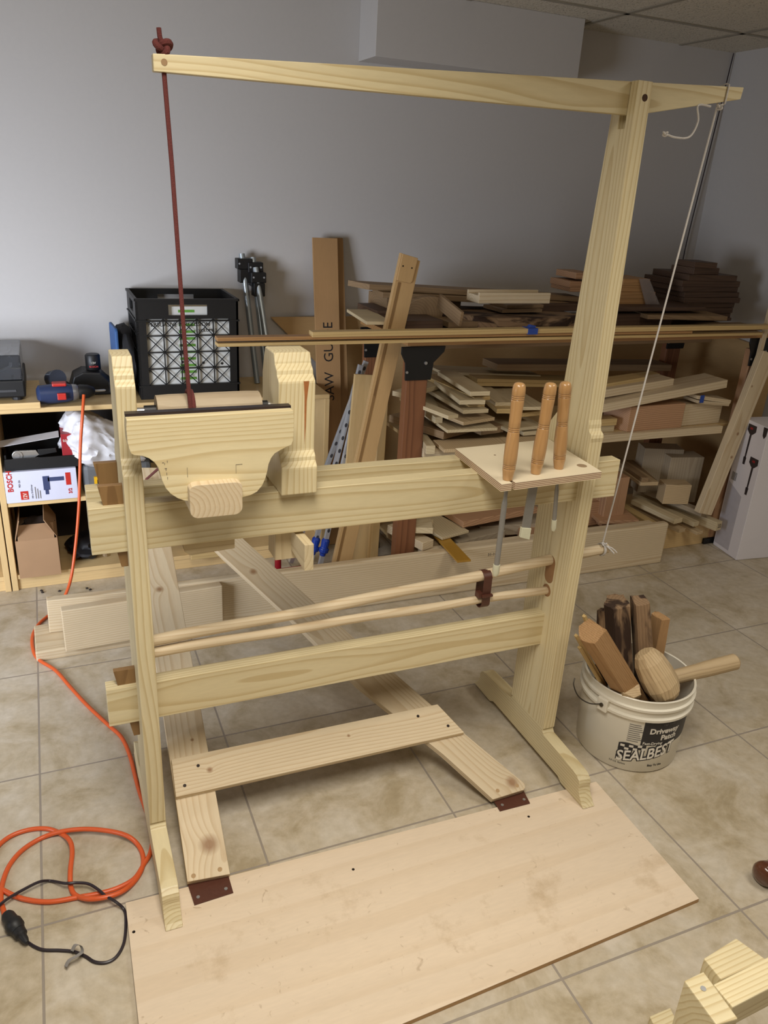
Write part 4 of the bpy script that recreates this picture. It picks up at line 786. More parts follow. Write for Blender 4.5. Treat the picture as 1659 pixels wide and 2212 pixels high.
part('head', lambda bm: tube(bm, [(-.150, 3.09, TZ + .052), (-.150, 3.076, TZ + .052)], .0185, 24), plain('nickel', rgb(190, 190, 188), .3, .8), rr, bevel=.001)
part('body', lambda bm: prism(bm, [(-.150, TZ + .070), (-.085, TZ + .068), (-.075, TZ + .050), (-.10, TZ + .036), (-.15, TZ + .034)], 'Y', 3.079, 3.089), plain('nickel', rgb(190, 190, 188), .3, .8), rr, bevel=.001)
part('grip', lambda bm: prism(bm, [(-.08, TZ + .07), (-.015, TZ + .072), (-.012, TZ + .055), (-.075, TZ + .045)], 'Y', 3.08, 3.088), black(), rr, bevel=.002)
part('centre_screw', lambda bm: tube(bm, [(-.150, 3.0765, TZ + .052), (-.150, 3.0745, TZ + .052)], .009, 16), steel(), rr)
solo('paper_leaflet', lambda bm: prism(bm, [(-.21, TZ + .0905), (-.06, TZ + .110), (.0, TZ + .118), (.0, TZ + .119), (-.06, TZ + .111), (-.21, TZ + .0915)], 'Y', 3.07, 3.15), plain('paper', rgb(214, 214, 218), .6), 'printed white leaflet lying above the black tray on the shelf', 'paper')
rbx = thing('red_box', (.04, 3.1, TZ + .046), 'small red cardboard box with white lettering beside the plastic bag', 'box')
part('carton', lambda bm: box(bm, (.006, 3.068, TZ + .0065), (.056, 3.20, TZ + .128)), plain('red_card', rgb(150, 32, 40), .45), rbx, bevel=.001)
text('lettering', 'tool', .018, (.012, 3.0672, TZ + .098), (1, 0, 0), (0, 0, 1), white(), rbx)
gc = thing('grey_tool_case', (.16, 3.15, SB), 'dark grey plastic tool case with a yellow latch on the shelf', 'case')
part('body', lambda bm: box(bm, (.070, 3.062, SB + .0005), (.330, 3.30, SB + .125)), plain('grey_case', rgb(92, 94, 96), .6, var=.1), gc, bevel=.02)
def ring(bm, x0, z0, x1, z1, t, y0, y1):
    box(bm, (x0, y0, z0), (x1, y1, z0 + t)); box(bm, (x0, y0, z1 - t), (x1, y1, z1)); box(bm, (x0, y0, z0 + t), (x0 + t, y1, z1 - t)); box(bm, (x1 - t, y0, z0 + t), (x1, y1, z1 - t))
part('latch', lambda bm: (ring(bm, .110, SB + .018, .160, SB + .078, .011, 3.050, 3.0615), box(bm, (.128, 3.052, SB + .03), (.146, 3.0615, SB + .0665))), plain('yellow_plastic', rgb(224, 172, 26), .4), gc)
# cardboard box on the lower shelf
cb_ = thing('cardboard_box', (-.12, 3.05, .066), 'worn brown cardboard box with open flaps on the bottom shelf', 'box')
cbm = plain('brown_cardboard', rgb(164, 130, 96), .8, var=.04, scale=12)
part('walls', lambda bm: (box(bm, (-.195, 3.02, .0665), (-.045, 3.024, .225)), box(bm, (-.195, 3.0242, .0665), (-.191, 3.26, .225)), box(bm, (-.049, 3.0242, .0665), (-.045, 3.26, .225)), box(bm, (-.191, 3.256, .0665), (-.049, 3.26, .225)), box(bm, (-.191, 3.0242, .0665), (-.049, 3.256, .070))), cbm, cb_)
part('flap', lambda bm: prism(bm, [(-.195, .225), (-.192, .2265), (-.172, .305), (-.175, .306)], 'Y', 3.03, 3.26), cbm, cb_)
part('flap', lambda bm: prism(bm, [(-.048, .2265), (-.045, .225), (-.085, .300), (-.088, .299)], 'Y', 3.03, 3.26), cbm, cb_)
part('flap', lambda bm: prism(bm, [(3.0205, .225), (3.024, .2262), (3.085, .262), (3.083, .265)], 'X', -.185, -.055), cbm, cb_)
solo('dark_bundle', lambda bm: crumple(bm, (-.12, 3.14, .235), .06, .08, .03, 5, .5, 3), plain('dark_brown_cloth', rgb(52, 42, 36), .9, var=.3), 'dark bundle of odds and ends in the open cardboard box', 'contents', smooth=True)
solo('black_bag', lambda bm: crumple(bm, (.05, 3.18, .11), .07, .10, .044, 12, .5, 3), plain('black_nylon', rgb(22, 22, 26), .6), 'black soft bag slumped on the bottom shelf right of the cardboard box', 'bag', smooth=True)
solo('pine_board', lambda bm: prism(bm, [(.46, 3.00), (.60, 3.00), (.60, 3.12), (.46, 3.12)], 'Z', .0665, .11), wood('yellow', 'X', key='q'), 'short yellowish board end lying on the bottom shelf below the sliding poppet', 'board', bevel=.002)
# ------------------------------------------------------------------ long planks on the floor behind the lathe
beam('pine_plank', (-.148, 2.595, .0195), (.285, 2.605, .0195), .186, .038, wood('knotty', 'X', key='f1'), bevel=.004, label='wide pale plank lying flat on the tiles, lowest at the left end of the stack')
beam('pine_plank', (-.052, 2.489, .1195), (.488, 2.516, .1195), .036, .158, wood('knotty', 'X', ((.17, .0, 0, .006), (.13, .0, -.045, .006)), 'f2'), bevel=.003, label='short pale plank set on edge in front of the long planks at lower left')
lp_ = beam('pine_plank', (.30, 2.556, .1015), (2.545, 2.527, .1015), .036, .203, wood('knotty', 'X', ((.42, 0, .06, .012), (.62, 0, .02, .006), (1.2, 0, .05, .006)), 'f3'), bevel=.008, label='longest pale plank on edge on the floor behind the lathe, running to the white box', drop=0)
beam('pine_plank', (-.098, 2.632, .1045), (1.30, 2.632, .0680), .034, .128, wood('knotty', 'X', key='f4'), bevel=.003, label='pale plank on edge with its left end resting on the wide flat plank')
beam('pine_plank', (1.32, 2.594, .13), (2.50, 2.574, .13), .038, .12, wood('knotty', 'X', key='f5'), bevel=.004, label='narrow pale strip behind the top edge of the longest floor plank')
text('ink_stamp', '31-1-', .018, (1.30, -.0184, .055), (1, 0, 0), (0, 0, 1), plain('stamp_ink', rgb(90, 84, 76), .7), lp_)
# ------------------------------------------------------------------ workbench
bench = thing('workbench', (2.05, 2.9, 0), 'long timber workbench with redwood legs and black corner brackets, piled with lumber', 'bench')
BF, BB, BT = 2.60, 3.08, 1.043; rdz = wood('red', 'Z'); rdx = wood('red', 'X')
part('top', lambda bm: box(bm, (1.205, BF, BT - .020), (2.985, BB, BT)), wood('orange', 'X', key='bt'), bench, bevel=.001)
part('apron', lambda bm: box(bm, (1.31, BF + .20, BT - .075), (2.86, BF + .235, BT - .0202)), wood('brown', 'X', key='ap'), bench, bevel=.001)
def leg(x, y, m=rdz):
    l = part('leg', lambda bm: box(bm, (x, y, .03), (x + .088, y + .040, BT - .076)), m, bench, bevel=.003)
    part('corner_bracket', lambda bm: (prism(bm, [(x - .030, BT - .024), (x + .150, BT - .024), (x + .146, BT - .045), (x + .105, BT - .085), (x + .098, BT - .150), (x - .008, BT - .150), (x - .012, BT - .085), (x - .030, BT - .050)], 'Y', y - .008, y - .0005)), black(), l, bevel=.002)
    part('bracket_bolt', lambda bm: tube(bm, [(x + .070, y - .0085, BT - .085), (x + .070, y - .014, BT - .085)], .006, 12), steel(), l)
    part('bracket_bolt', lambda bm: tube(bm, [(x - .004, y - .0085, BT - .118), (x - .004, y - .012, BT - .118)], .005, 12), steel(), l)
    part('foot_bracket', lambda bm: box(bm, (x - .03, y - .008, .0005), (x + .11, y + .05, .0295)), black(), l, bevel=.002)
leg(1.215, 2.612); leg(2.935, 2.625, wood('fir', 'Z')); leg(1.215, 3.03); leg(2.82, 3.035)
part('shelf_panel', lambda bm: box(bm, (1.31, BF + .04, .606), (2.93, BB, .620)), wood('shelf', 'X', key='bp'), bench)
part('shelf_rail', lambda bm: box(bm, (1.305, BF + .0, .586), (2.838, BF + .038, .620)), wood('knotty', 'X', ((.35, 0, -.01, .008),), 'br'), bench, bevel=.002)
part('base_rail', lambda bm: box(bm, (1.33, BF + .03, .0005), (3.03, BF + .066, .112)), wood('shelf', 'X', key='bb'), bench, bevel=.002)
part('base_panel', lambda bm: box(bm, (1.33, BF + .068, .090), (3.03, BB, .104)), wood('shelf', 'X', key='bc'), bench)
# sheets against the wall
solo('fibreboard_sheet', lambda bm: prism(bm, [(.905, 1.002), (3.22, 1.010), (3.22, .002), (1.22, .002), (1.22, .70)], 'Y', 3.385, 3.400), wood('mdf', 'X', key='s'), 'large brown fibreboard sheet leaning behind the bench and the cardboard board', 'sheet')
def lean(name, tl, bl_, w_, t_, mat, label, ang=0, cat='board', y_is_face=True, **k):
    """board standing on the floor: tl, bl_ are world points of the left front edge"""
    tl, bl_ = V(tl), V(bl_); return beam(name, bl_ + V((w_ / 2, t_ / 2, 0)), tl + V((w_ / 2, t_ / 2, 0)), w_, t_, mat, up=(0, -1, 0) if not ang else (math.sin(ang), -math.cos(ang), 0), label=label, cat=cat, **k)
sgo = lean('saw_guide_board', (1.080, 3.36, 1.338), (1.075, 3.115, .002), .112, .010, wood('cardboard', 'X', key='sg'), 'tall tan board lettered SAW GUIDE leaning against the wall', bevel=.001)

sgb = sgo
text('marker_lettering', 'SAW', .062, (.665, -.022, .0052), (1, 0, 0), (0, 1, 0), dark(), sgb, sx=.95)
text('marker_lettering', 'GUIDE', .062, (.835, -.022, .0052), (1, 0, 0), (0, 1, 0), dark(), sgb, sx=.95)
solo('cardboard_board', lambda bm: prism(bm, [(3.118, .001), (3.130, .001), (3.402, 1.338), (3.390, 1.338)], 'X', 1.1935, 1.228), wood('cardboard', 'Z', key='sg2'), 'narrow tan strip leaning just right of the SAW GUIDE board', 'board')
# notched jig board leaning beside the bench
jt, jb = V((1.199, 2.70, 1.338)), V((.955, 2.70, .0))
ju = (jt - jb).normalized(); jv = V((0, -1, 0)).cross(ju).normalized() * 1
jroot = thing('jig_board', (1.0, 2.72, 0), 'long narrow tan jig board with a notched cap piece, leaning right against the bench', 'jig')
jM = M_of(jb, ju, jv, ju.cross(jv)); jl = (jt - jb).length; jsg = 1 if jv.x > 0 else -1
def jp(bm, pts, a, b): prism(bm, [(x, y * jsg) for x, y in pts], 'Z', a, b)
bm = bmesh.new(); jp(bm, [(.006, 0), (.0, .080), (jl - .012, .080), (jl, 0)], -.010, .010); link('board', bm, wood('mdf', 'X', key='j'), jroot, M=jM, bevel=.001)
fz = .0165 if (ju.cross(jv)).y < 0 else -.0165
bm = bmesh.new(); jp(bm, [(jl - .095, .003), (jl - .095, .058), (jl - .088, .064), (jl - .004, .066), (jl - .001, .003)], min(fz, fz * .61), max(fz, fz * .61)); capo = link('cap_piece', bm, wood('mdf', 'X', key='j2'), jroot, M=jM, bevel=.0015)
bm = bmesh.new(); jp(bm, [(.05, .012), (.05, .022), (jl - .10, .022), (jl - .10, .012)], min(fz * .6, fz * .72), max(fz * .6, fz * .72)); link('groove_strip', bm, wood('oak', 'X', key='j3'), jroot, M=jM)
for yy in (.014, .050):
    bm = bmesh.new(); tube(bm, [(jl - .042, yy * jsg, fz), (jl - .042, yy * jsg, fz * 1.03)], .003, 10); link('screw_head', bm, screwm(), jroot, M=jM)
# aluminium bar clamps with blue heads
alm = plain('aluminium_bar', rgb(200, 202, 205), .3, .5, .04, 20); blue = plain('blue_plastic', rgb(30, 60, 150), .4); hol = plain('hole_dark', rgb(60, 60, 64), .6)
def barclamp(top, foot, w_, label, n=20, head=True):
    top, foot = V(top), V(foot); u = (top - foot).normalized(); f_ = V((0, -1, 0)); v = f_.cross(u).normalized(); nn = u.cross(v); Lb = (top - foot).length; M = M_of(foot, u, v, nn)
    r = thing('bar_clamp', foot, label, 'clamp', 'bar clamps between the shelf and the bench')
    bm = bmesh.new(); prism(bm, [(0.0, -w_ / 2), (Lb, -w_ / 2), (Lb, w_ / 2), (0.0, w_ / 2)], 'Z', -.008, .008); b = link('bar', bm, alm, r, M=M, bevel=.001)
    sgn = 1 if nn.y < 0 else -1
    for k in range(n):
        x = Lb - .03 - k * .055
        if x < .05: break
        bm = bmesh.new(); prism(bm, [(x + .009 * math.cos(a), .006 * math.sin(a)) for a in [j * math.pi / 6 for j in range(12)]], 'Z', min(sgn * .0078, sgn * .0086), max(sgn * .0078, sgn * .0086)); link('notch_hole', bm, hol, r, M=M)
    if head:
        bm = bmesh.new(); tube(bm, [(.06, 0, 0), (.075, 0, 0), (.078, 0, 0), (.095, 0, 0), (.098, 0, 0), (.13, 0, 0), (.14, 0, 0)], [.012, .014, .021, .022, .016, .018, .012], 12); link('clamp_head', bm, blue, r, M=M, bevel=.002)
        bm = bmesh.new(); tube(bm, [(.0, 0, 0), (.02, 0, 0)], .008, 10); link('screw', bm, steel(), r, M=M)
barclamp(at(791, 780, y=2.93), at(628, 1215, z=.03), .019, 'right upper one of the two drilled aluminium bar clamps leaning behind the lathe')
barclamp(at(779, 788, y=2.90), at(668, 1225, z=.03), .019, 'drilled aluminium bar clamp leaning left of the jig board, blue head at its foot')
barclamp(at(768, 885, y=2.86), at(690, 1228, z=.03), .019, 'shortest of the drilled aluminium bar clamps, ending lower than the other two')
redc = thing('red_clamp', (.80, 2.88, 0), 'red clamp with a blue grip standing on the floor in the gap under the bed', 'clamp')
part('post', lambda bm: tube(bm, [(.80, 2.88, .0), (.80, 2.88, .25)], .014, 14), plain('red_paint', rgb(150, 26, 36), .4), redc, smooth=True)
part('jaw', lambda bm: box(bm, (.77, 2.84, .20), (.84, 2.90, .25)), plain('red_paint', rgb(150, 26, 36), .4), redc, bevel=.005)
part('base', lambda bm: box(bm, (.76, 2.80, .0), (.92, 2.90, .03)), plain('red_paint', rgb(150, 26, 36), .4), redc, bevel=.006)
part('grip', lambda bm: tube(bm, [(.83, 2.80, .05), (.86, 2.76, .075)], [.018, .015], 14), blue, redc, smooth=True)
# upright boards right of the jig
lean('fibreboard_strip', (1.098, 2.84, .865), (1.03, 2.80, .002), .075, .014, wood('shelf', 'X', key='m1'), 'cut pale board with a screw, standing behind the jig board')
m2 = lean('fibreboard_strip', (1.190, 2.79, .812), (1.165, 2.75, .001), .036, .036, wood('shelf', 'X', key='m2'), 'thick pale strip standing upright just left of the redwood bench leg', bevel=.002)
m3 = lean('fibreboard_strip', (1.125, 2.86, .80), (1.085, 2.79, .001), .085, .016, wood('shelf', 'X', key='m3'), 'dark-shadowed pale board with marker scribbles between jig board and bench leg', bevel=.002)
for k in range(4):
    bm = bmesh.new(); tube(bm, [(.40 + k * .05, -.02, .009), (.43 + k * .05, .01, .009), (.40 + k * .05, .025, .009)], .0012, 5); link('marker_stroke', bm, dark(), m3)
# ------------------------------------------------------------------ long strips resting on the bench edge and overhanging to the left
z0 = BT
def strip(name, A, B, W, T, mat, label, **k): return beam(name, A, B, W, T, mat, label=label, **k)
strip('wood_strip', (.505, 2.573, z0 + .006), (2.90, 2.580, z0 + .006), .045, .011, wood('yellow', 'X', key='s3'), 'lowest and thinnest of the long strips overhanging the bench to the left')
strip('wood_strip', (.505, 2.575, z0 + .024), (2.50, 2.580, z0 + .019), .040, .012, wood('orange', 'X', key='s2'), 'brown middle one of the long strips overhanging the bench to the left')
strip('wood_strip', (.825, 2.567, z0 + .036), (2.94, 2.572, z0 + .036), .040, .018, wood('yellow', 'X', key='s1'), 'topmost pale long strip on the bench edge, with blue tape round it')
solo('blue_tape', lambda bm: (box(bm, (1.680, 2.5455, z0 + .024), (1.722, 2.593, z0 + .0465)), prism(bm, [(1.690, z0 + .0465), (1.715, z0 + .0465), (1.722, z0 + .053), (1.70, z0 + .057)], 'Y', 2.56, 2.58)), plain('painters_tape', rgb(40, 70, 150), .7), 'scrap of blue painter\'s tape wrapped on the long strips', 'tape')
# ------------------------------------------------------------------ lumber helpers (pixel anchors at a chosen height, real boards)
def Z3(x, y): return (780 + x * .33755, 520 + y * .33755)
def Z4(x, y): return (1220 + x * .3346, 520 + y * .3346)
LN = {'n': 0}
def lum(near, far, W, T, tone, label, y=None, z=None, Lmax=.62, side=1, name='pine_board', Lmin=None, **k):
    N0 = at(*near, y=y) if z is None else at(*near, z=z)
    c = at(*far, z=N0.z); d = c - N0; Lh = d.length; d.normalize(); Lh = min(Lh, Lmax)
    if Lmin: Lh = max(Lh, Lmin)
    v = V((d.y, -d.x, 0)) * side; A = N0 + v * W / 2 - V((0, 0, T / 2)); B = A + d * Lh; LN['n'] += 1
    return beam(name, A, B, W, T, wood(tone, 'X'), label=label, **k)
# left stack on the bench shelf
lum(Z3(700, 966), Z3(515, 850), .083, .017, 'old', 'topmost board of the criss-cross stack on the bench shelf', y=2.56, Lmin=.35)
lum(Z3(632, 1022), Z3(440, 872), .105, .017, 'old', 'second board of the criss-cross stack, wide end pointing forward', y=2.565, Lmin=.5)
lum(Z3(725, 1003), Z3(560, 930), .075, .015, 'yellow', 'yellower board end under the top of the criss-cross stack', y=2.585, Lmin=.4)
lum(Z3(655, 1085), Z3(400, 935), .110, .015, 'old', 'long pale board in the middle of the criss-cross stack, corner toward the lathe', y=2.56, Lmin=.6)
lum(Z3(655, 1162), Z3(520, 1110), .165, .013, 'birch', 'wide pinkish board with a sawn square end low in the criss-cross stack', y=2.53, Lmin=.4)
lum(Z3(690, 1055), Z3(560, 980), .07, .012, 'yellow', 'short thin board wedged at the right of the criss-cross stack', y=2.60, Lmin=.35)
lum(Z3(552, 1212), Z3(388, 1095), .215, .012, 'old', 'wide bottom board of the criss-cross stack, pointed corner forward', y=2.54, Lmin=.5)
lum(Z3(475, 1130), Z3(385, 1065), .032, .024, 'old', 'small square stick end at the left side of the criss-cross stack', y=2.60, Lmin=.4)
lum(Z3(420, 1095), Z3(388, 1030), .06, .02, 'old', 'board half hidden behind the redwood leg, left of the criss-cross stack', y=2.68, Lmin=.4)
lum(Z3(530, 1225), Z3(390, 1180), .16, .03, 'brown', 'dark brown block under the criss-cross stack', y=2.60, Lmin=.3)
lum(Z3(770, 1200), Z3(700, 1170), .12, .030, 'brown', 'brown offcut right of the dark block under the stack', y=2.63, Lmin=.3)
lum(Z3(870, 1075), Z3(740, 960), .09, .02, 'yellow', 'yellow board behind the leftmost gouge on the bench shelf', y=2.62, Lmin=.5)
lum(Z3(860, 1035), Z3(735, 945), .08, .02, 'old', 'pale board lying over the yellow one on the bench shelf', y=2.66, Lmin=.5)
lum(Z3(990, 1065), Z3(850, 975), .14, .014, 'old', 'pale board behind the handles of the middle tools', y=2.62, Lmin=.5)
lum(Z3(1000, 1105), Z3(860, 1045), .13, .018, 'yellow', 'yellowish board low behind the handles of the turning tools', y=2.64, Lmin=.4)
lum(Z3(940, 1205), Z3(800, 1140), .16, .014, 'old', 'flat pale board lying low behind the leftmost tool handle', y=2.60, Lmin=.4)
lum(Z3(1040, 1225), Z3(960, 1180), .14, .016, 'old', 'small pale board under the rack corner on the bench shelf', y=2.61, Lmin=.3)
lum(Z3(200, 960), Z3(420, 900), .07, .02, 'old', 'board sticking out left of the redwood leg on the bench shelf', y=2.80, Lmin=.3, side=1)
lum(Z3(245, 1000), Z3(400, 1060), .05, .014, 'old', 'thin board end just left of the redwood leg', y=2.76, Lmin=.3, side=-1)
lum(Z3(418, 1312), Z3(370, 1245), .036, .034, 'old', 'square pine stick end sticking forward right of the redwood leg', y=2.56, Lmin=.3)
lum(Z3(532, 1335), Z3(486, 1295), .62, .014, 'birch', 'wide thin pale panel at the front of the bench shelf behind the bed', z=.648, Lmin=.12)
# boards lying lengthwise at the back of the shelf
def xb(l_px, r_px, y, W, T, tone, label, name='pine_board', **k):
    a = at(*l_px, y=y); b = at(*r_px, y=y); return beam(name, a + V((0, W / 2, -T / 2)), b + V((0, W / 2, -T / 2)), W, T, wood(tone, 'X'), label=label, **k)
xb(Z3(745, 883), Z3(1700, 905), 2.90, .12, .015, 'yellow', 'long thin board lying lengthwise at the back of the bench shelf, upper of two')
xb(Z3(745, 908), Z3(1700, 925), 2.89, .14, .015, 'yellow', 'long thin board lying lengthwise at the back of the bench shelf, lower of two')
xb(Z3(515, 838), Z3(1150, 862), 2.98, .14, .012, 'old', 'long grey board at the back left of the bench shelf')
xb(Z3(872, 790), Z3(1990, 795), 2.94, .13, .030, 'brown', 'highest brown board lying at the back of the bench shelf')
# right half of the shelf
def yawb(tr_px, tl_px, y, y2, W, T, tone, label, name='pine_board', **k):
    a = at(*tl_px, y=y2); b = at(*tr_px, y=y); d = (b - a).normalized(); v = V((-d.y, d.x, 0)).normalized()
    return beam(name, a + v * W / 2 - V((0, 0, T / 2)), b + v * W / 2 - V((0, 0, T / 2)), W, T, wood(tone, 'X'), label=label, **k)
yawb(Z4(1055, 898), Z4(240, 1058), 2.60, 2.58, .14, .036, 'knotty', 'big pale plank with a knot sloping up to the right on the bench shelf')
yawb(Z4(708, 890), Z4(250, 965), 2.66, 2.62, .10, .034, 'knotty', 'shorter plank lying on the big sloping plank')
yawb(Z4(524, 880), Z4(265, 925), 2.68, 2.66, .08, .026, 'yellow', 'pale stick on top of the shorter plank, right of the tall post')
yawb(Z4(615, 858), Z4(300, 900), 2.80, 2.80, .06, .018, 'yellow', 'thin stick behind the pale stick, right of the tall post')
solo('redwood_beam', lambda bm: prism(bm, [(2.300, 2.62), (2.610, 2.625), (2.590, 2.735), (2.250, 2.735)], 'Z', .6205, .734), wood('fir', 'X', key='rb'), 'thick reddish beam with curved end grain under the big sloping plank', 'beam', bevel=.002)
solo('pine_beam', lambda bm: prism(bm, [(2.625, 2.64), (2.86, 2.65), (2.85, 2.74), (2.60, 2.74)], 'Z', .6205, .722), wood('knotty', 'X', key='pb'), 'short thick pine block right of the reddish beam on the bench shelf', 'beam', bevel=.003)
beam('pine_board', (2.10, 2.66, .667), (2.245, 2.66, .667), .06, .03, wood('yellow', 'X'), label='pale board end left of the reddish beam')
beam('pine_board', (2.10, 2.68, .636), (2.245, 2.68, .636), .08, .03, wood('old', 'X'), label='lowest pale board end left of the reddish beam')
xb(Z4(860, 1000), Z4(1075, 1030), 2.61, .09, .016, 'knotty', 'upper of two short boards bound with blue tape')
xb(Z4(860, 1030), Z4(1065, 1050), 2.61, .09, .014, 'knotty', 'lower of two short boards bound with blue tape')
solo('blue_tape', lambda bm: (lambda a: box(bm, (a.x, 2.6065, a.z - .034), (a.x + .022, 2.6085, a.z + .001)))(at(*Z4(880, 1000), y=2.607)), plain('painters_tape', rgb(40, 70, 150), .7), 'blue tape band round the two short boards on the bench shelf', 'tape')
# ------------------------------------------------------------------ lumber on the floor level of the bench
def vb(tl, y, w_, d_, h_, tone, label, ax='X', name='wood_block', rot=0, **k):
    a = at(*tl, y=y); c, s_ = math.cos(math.radians(rot)), math.sin(math.radians(rot)); P_ = [(a.x, a.y), (a.x + w_ * c, a.y + w_ * s_), (a.x + w_ * c - d_ * s_, a.y + w_ * s_ + d_ * c), (a.x - d_ * s_, a.y + d_ * c)]
    return solo(name, lambda bm: prism(bm, P_, 'Z', a.z - h_, a.z), wood(tone, ax), label, 'block', bevel=.002, **k)
vb(Z3(330, 1835), 2.62, .085, .25, .026, 'old', 'small pale board end lowest left beside the redwood leg', rot=-20)
vb(Z3(410, 1808), 2.66, .055, .35, .026, 'old', 'narrow board in the low pile right of the redwood leg', rot=25, ax='Y')
vb(Z3(520, 1900), 2.60, .150, .40, .012, 'old', 'thin pale board with a red mark at its end, in the low pile', rot=14, ax='Y')
vb(Z3(395, 1935), 2.57, .062, .22, .036, 'knotty', 'short square pine offcut with dark end grain, in the low pile', rot=18)
vb(Z3(385, 1985), 2.60, .135, .25, .040, 'birch', 'pale block under the short square offcut in the low pile', rot=12)
vb(Z3(625, 1930), 2.64, .27, .30, .045, 'grey', 'wide greyish board in the low pile behind the gouge', rot=12)
vb(Z3(655, 1800), 2.66, .42, .30, .028, 'fir', 'reddish board on top of the low pile just under the bed rail', rot=8, name='redwood_board')
vb(Z3(760, 1830), 2.75, .40, .30, .050, 'grey', 'greyish brown boards at the back of the low pile', rot=-8, name='wood_board')
vb(Z3(1010, 1880), 2.66, .16, .30, .05, 'fir', 'reddish offcut left of the tall post foot in the low pile', rot=-30)
gs = at(*Z3(660, 2052), z=.2095); gf = at(*Z3(505, 1885), z=.2095)
beam('gold_strip', gs, gf, .058, .008, plain('gold_varnish', rgb(176, 132, 52), .35, var=.1, scale=5), label='golden varnished strip lying across the floor plank, pointing forward', bevel=.001)
vb(Z4(290, 1540), 2.70, .118, .118, .24, 'fir', 'thick reddish post offcut standing on end right of the tall post', ax='Z', rot=0)
vb(Z4(170, 1690), 2.74, .10, .12, .12, 'fir', 'reddish block behind the right end of the bed rail', rot=0)
vb(Z4(520, 1340), 2.90, .20, .10, .235, 'grey', 'large grey board block standing at the back under the bench shelf', ax='Z', rot=-20)
vb(Z4(690, 1400), 2.80, .18, .10, .24, 'grey', 'second large grey block, right beside the first under the bench', ax='Z', rot=-12)
vb(Z4(655, 1575), 2.70, .13, .08, .10, 'birch', 'small pinkish block lying in front of the large grey blocks', rot=-18)
vb(Z4(225, 1810), 2.66, .20, .22, .016, 'fir', 'thin reddish board flat at the foot of the standing post offcut', rot=-12)
for k, (nr, fr, W, T, tn_, lb_, yy) in enumerate((((500, 1530), (370, 1440), .036, .030, 'brown', 'dark stick on top of the pile right of the standing post offcut', 2.72), ((550, 1545), (430, 1440), .036, .030, 'brown', 'second dark stick beside the first, right of the post offcut', 2.74), ((490, 1560), (360, 1470), .095, .018, 'birch', 'board under the two dark sticks', 2.72))):
    lum(Z4(*nr), Z4(*fr), W, T, tn_, lb_, y=yy, Lmin=.3)
for nr, fr, W, T, tn_, lb_, yy in (((885, 1752), (445, 1580), .045, .024, 'grey', 'topmost long grey stick of the bundle pointing at the white box', 2.57), ((985, 1820), (445, 1600), .042, .045, 'old', 'long square stick numbered 22 on its end, in the bundle by the white box', 2.52), ((835, 1820), (440, 1645), .038, .022, 'old', 'middle long stick of the bundle with a pale sawn end', 2.55), ((710, 1800), (430, 1670), .055, .024, 'old', 'left long stick of the bundle, ending above the base rail', 2.56), ((740, 1865), (420, 1715), .045, .018, 'birch', 'lowest left stick of the bundle over the base rail', 2.55), ((855, 1880), (740, 1822), .040, .016, 'birch', 'short whitish stick end hanging over the base rail', 2.53), ((560, 1830), (415, 1745), .045, .012, 'yellow', 'thin yellow strip under the left end of the bundle', 2.60)):
    o_ = lum(Z4(*nr), Z4(*fr), W, T, tn_, lb_, y=yy, Lmin=.25, Lmax=.8, name='wood_stick')
    if '22' in lb_: text('pencil_number', '22', .026, (-.0005, .010, -.008), (0, -1, 0), (0, 0, 1), dark(), o_)
beam('pine_stud', (2.790, 2.560, .205), (2.990, 2.590, .960), .085, .036, wood('knotty', 'X', ((.40, 0, .018, .009), (.29, -.02, .018, .009), (.62, .03, .018, .006)), 'st'), up=(0, -1, 0), bevel=.003, label='knotty pine stud leaning to the right against the end of the bench')
beam('pine_stick', (2.955, 2.60, .93), (2.965, 2.60, 1.36), .020, .018, wood('knotty', 'X', key='ls'), up=(0, -1, 0), label='slim pale stick standing upright behind the leaning stud at the right edge')
solo('fibreboard_sheet', lambda bm: prism(bm, [(3.035, .001), (3.21, .001), (3.21, .86), (3.04, .90)], 'Y', 2.72, 2.735), wood('mdf', 'X', key='rs'), 'brown board behind the leaning stud and the white box', 'sheet')
solo('fibreboard_sheet', lambda bm: prism(bm, [(2.76, .001), (3.37, .001), (3.37, .97), (2.80, .93)], 'X', 3.218, 3.232), wood('mdf', 'Y', key='ws'), 'brown sheet standing against the right wall behind the end of the bench', 'sheet')
# white carton
wbx = thing('tall_carton', (3.08, 2.5, 0), 'tall white carton with pictures of black tools at the right edge', 'box')
wm = plain('white_carton', rgb(226, 222, 226), .5, var=.02, scale=6)
WC = [(2.925, 2.425), (3.185, 2.395), (3.215, 2.575), (2.955, 2.605)]
part('carton', lambda bm: prism(bm, WC, 'Z', .001, .655), wm, wbx, bevel=.002)
fu = V((WC[1][0] - WC[0][0], WC[1][1] - WC[0][1], 0)).normalized(); fo = V((WC[0][0], WC[0][1], 0)) ; fn = V((fu.y, -fu.x, 0)); su = V((WC[3][0] - WC[0][0], WC[3][1] - WC[0][1], 0)).normalized(); sn_ = V((-su.y, su.x, 0))
def onface(bm, pts, o, u, n, off=.0006):
    A = [bm.verts.new(o + u * a + V((0, 0, b)) + n * off) for a, b in pts]; B = [bm.verts.new(o + u * a + V((0, 0, b)) - n * .0004) for a, b in pts]; bm.faces.new(A); bm.faces.new(B); m_ = len(pts)
    for i in range(m_): bm.faces.new((A[i], A[(i + 1) % m_], B[(i + 1) % m_], B[i]))
ink = plain('tool_picture', rgb(48, 40, 42), .5)
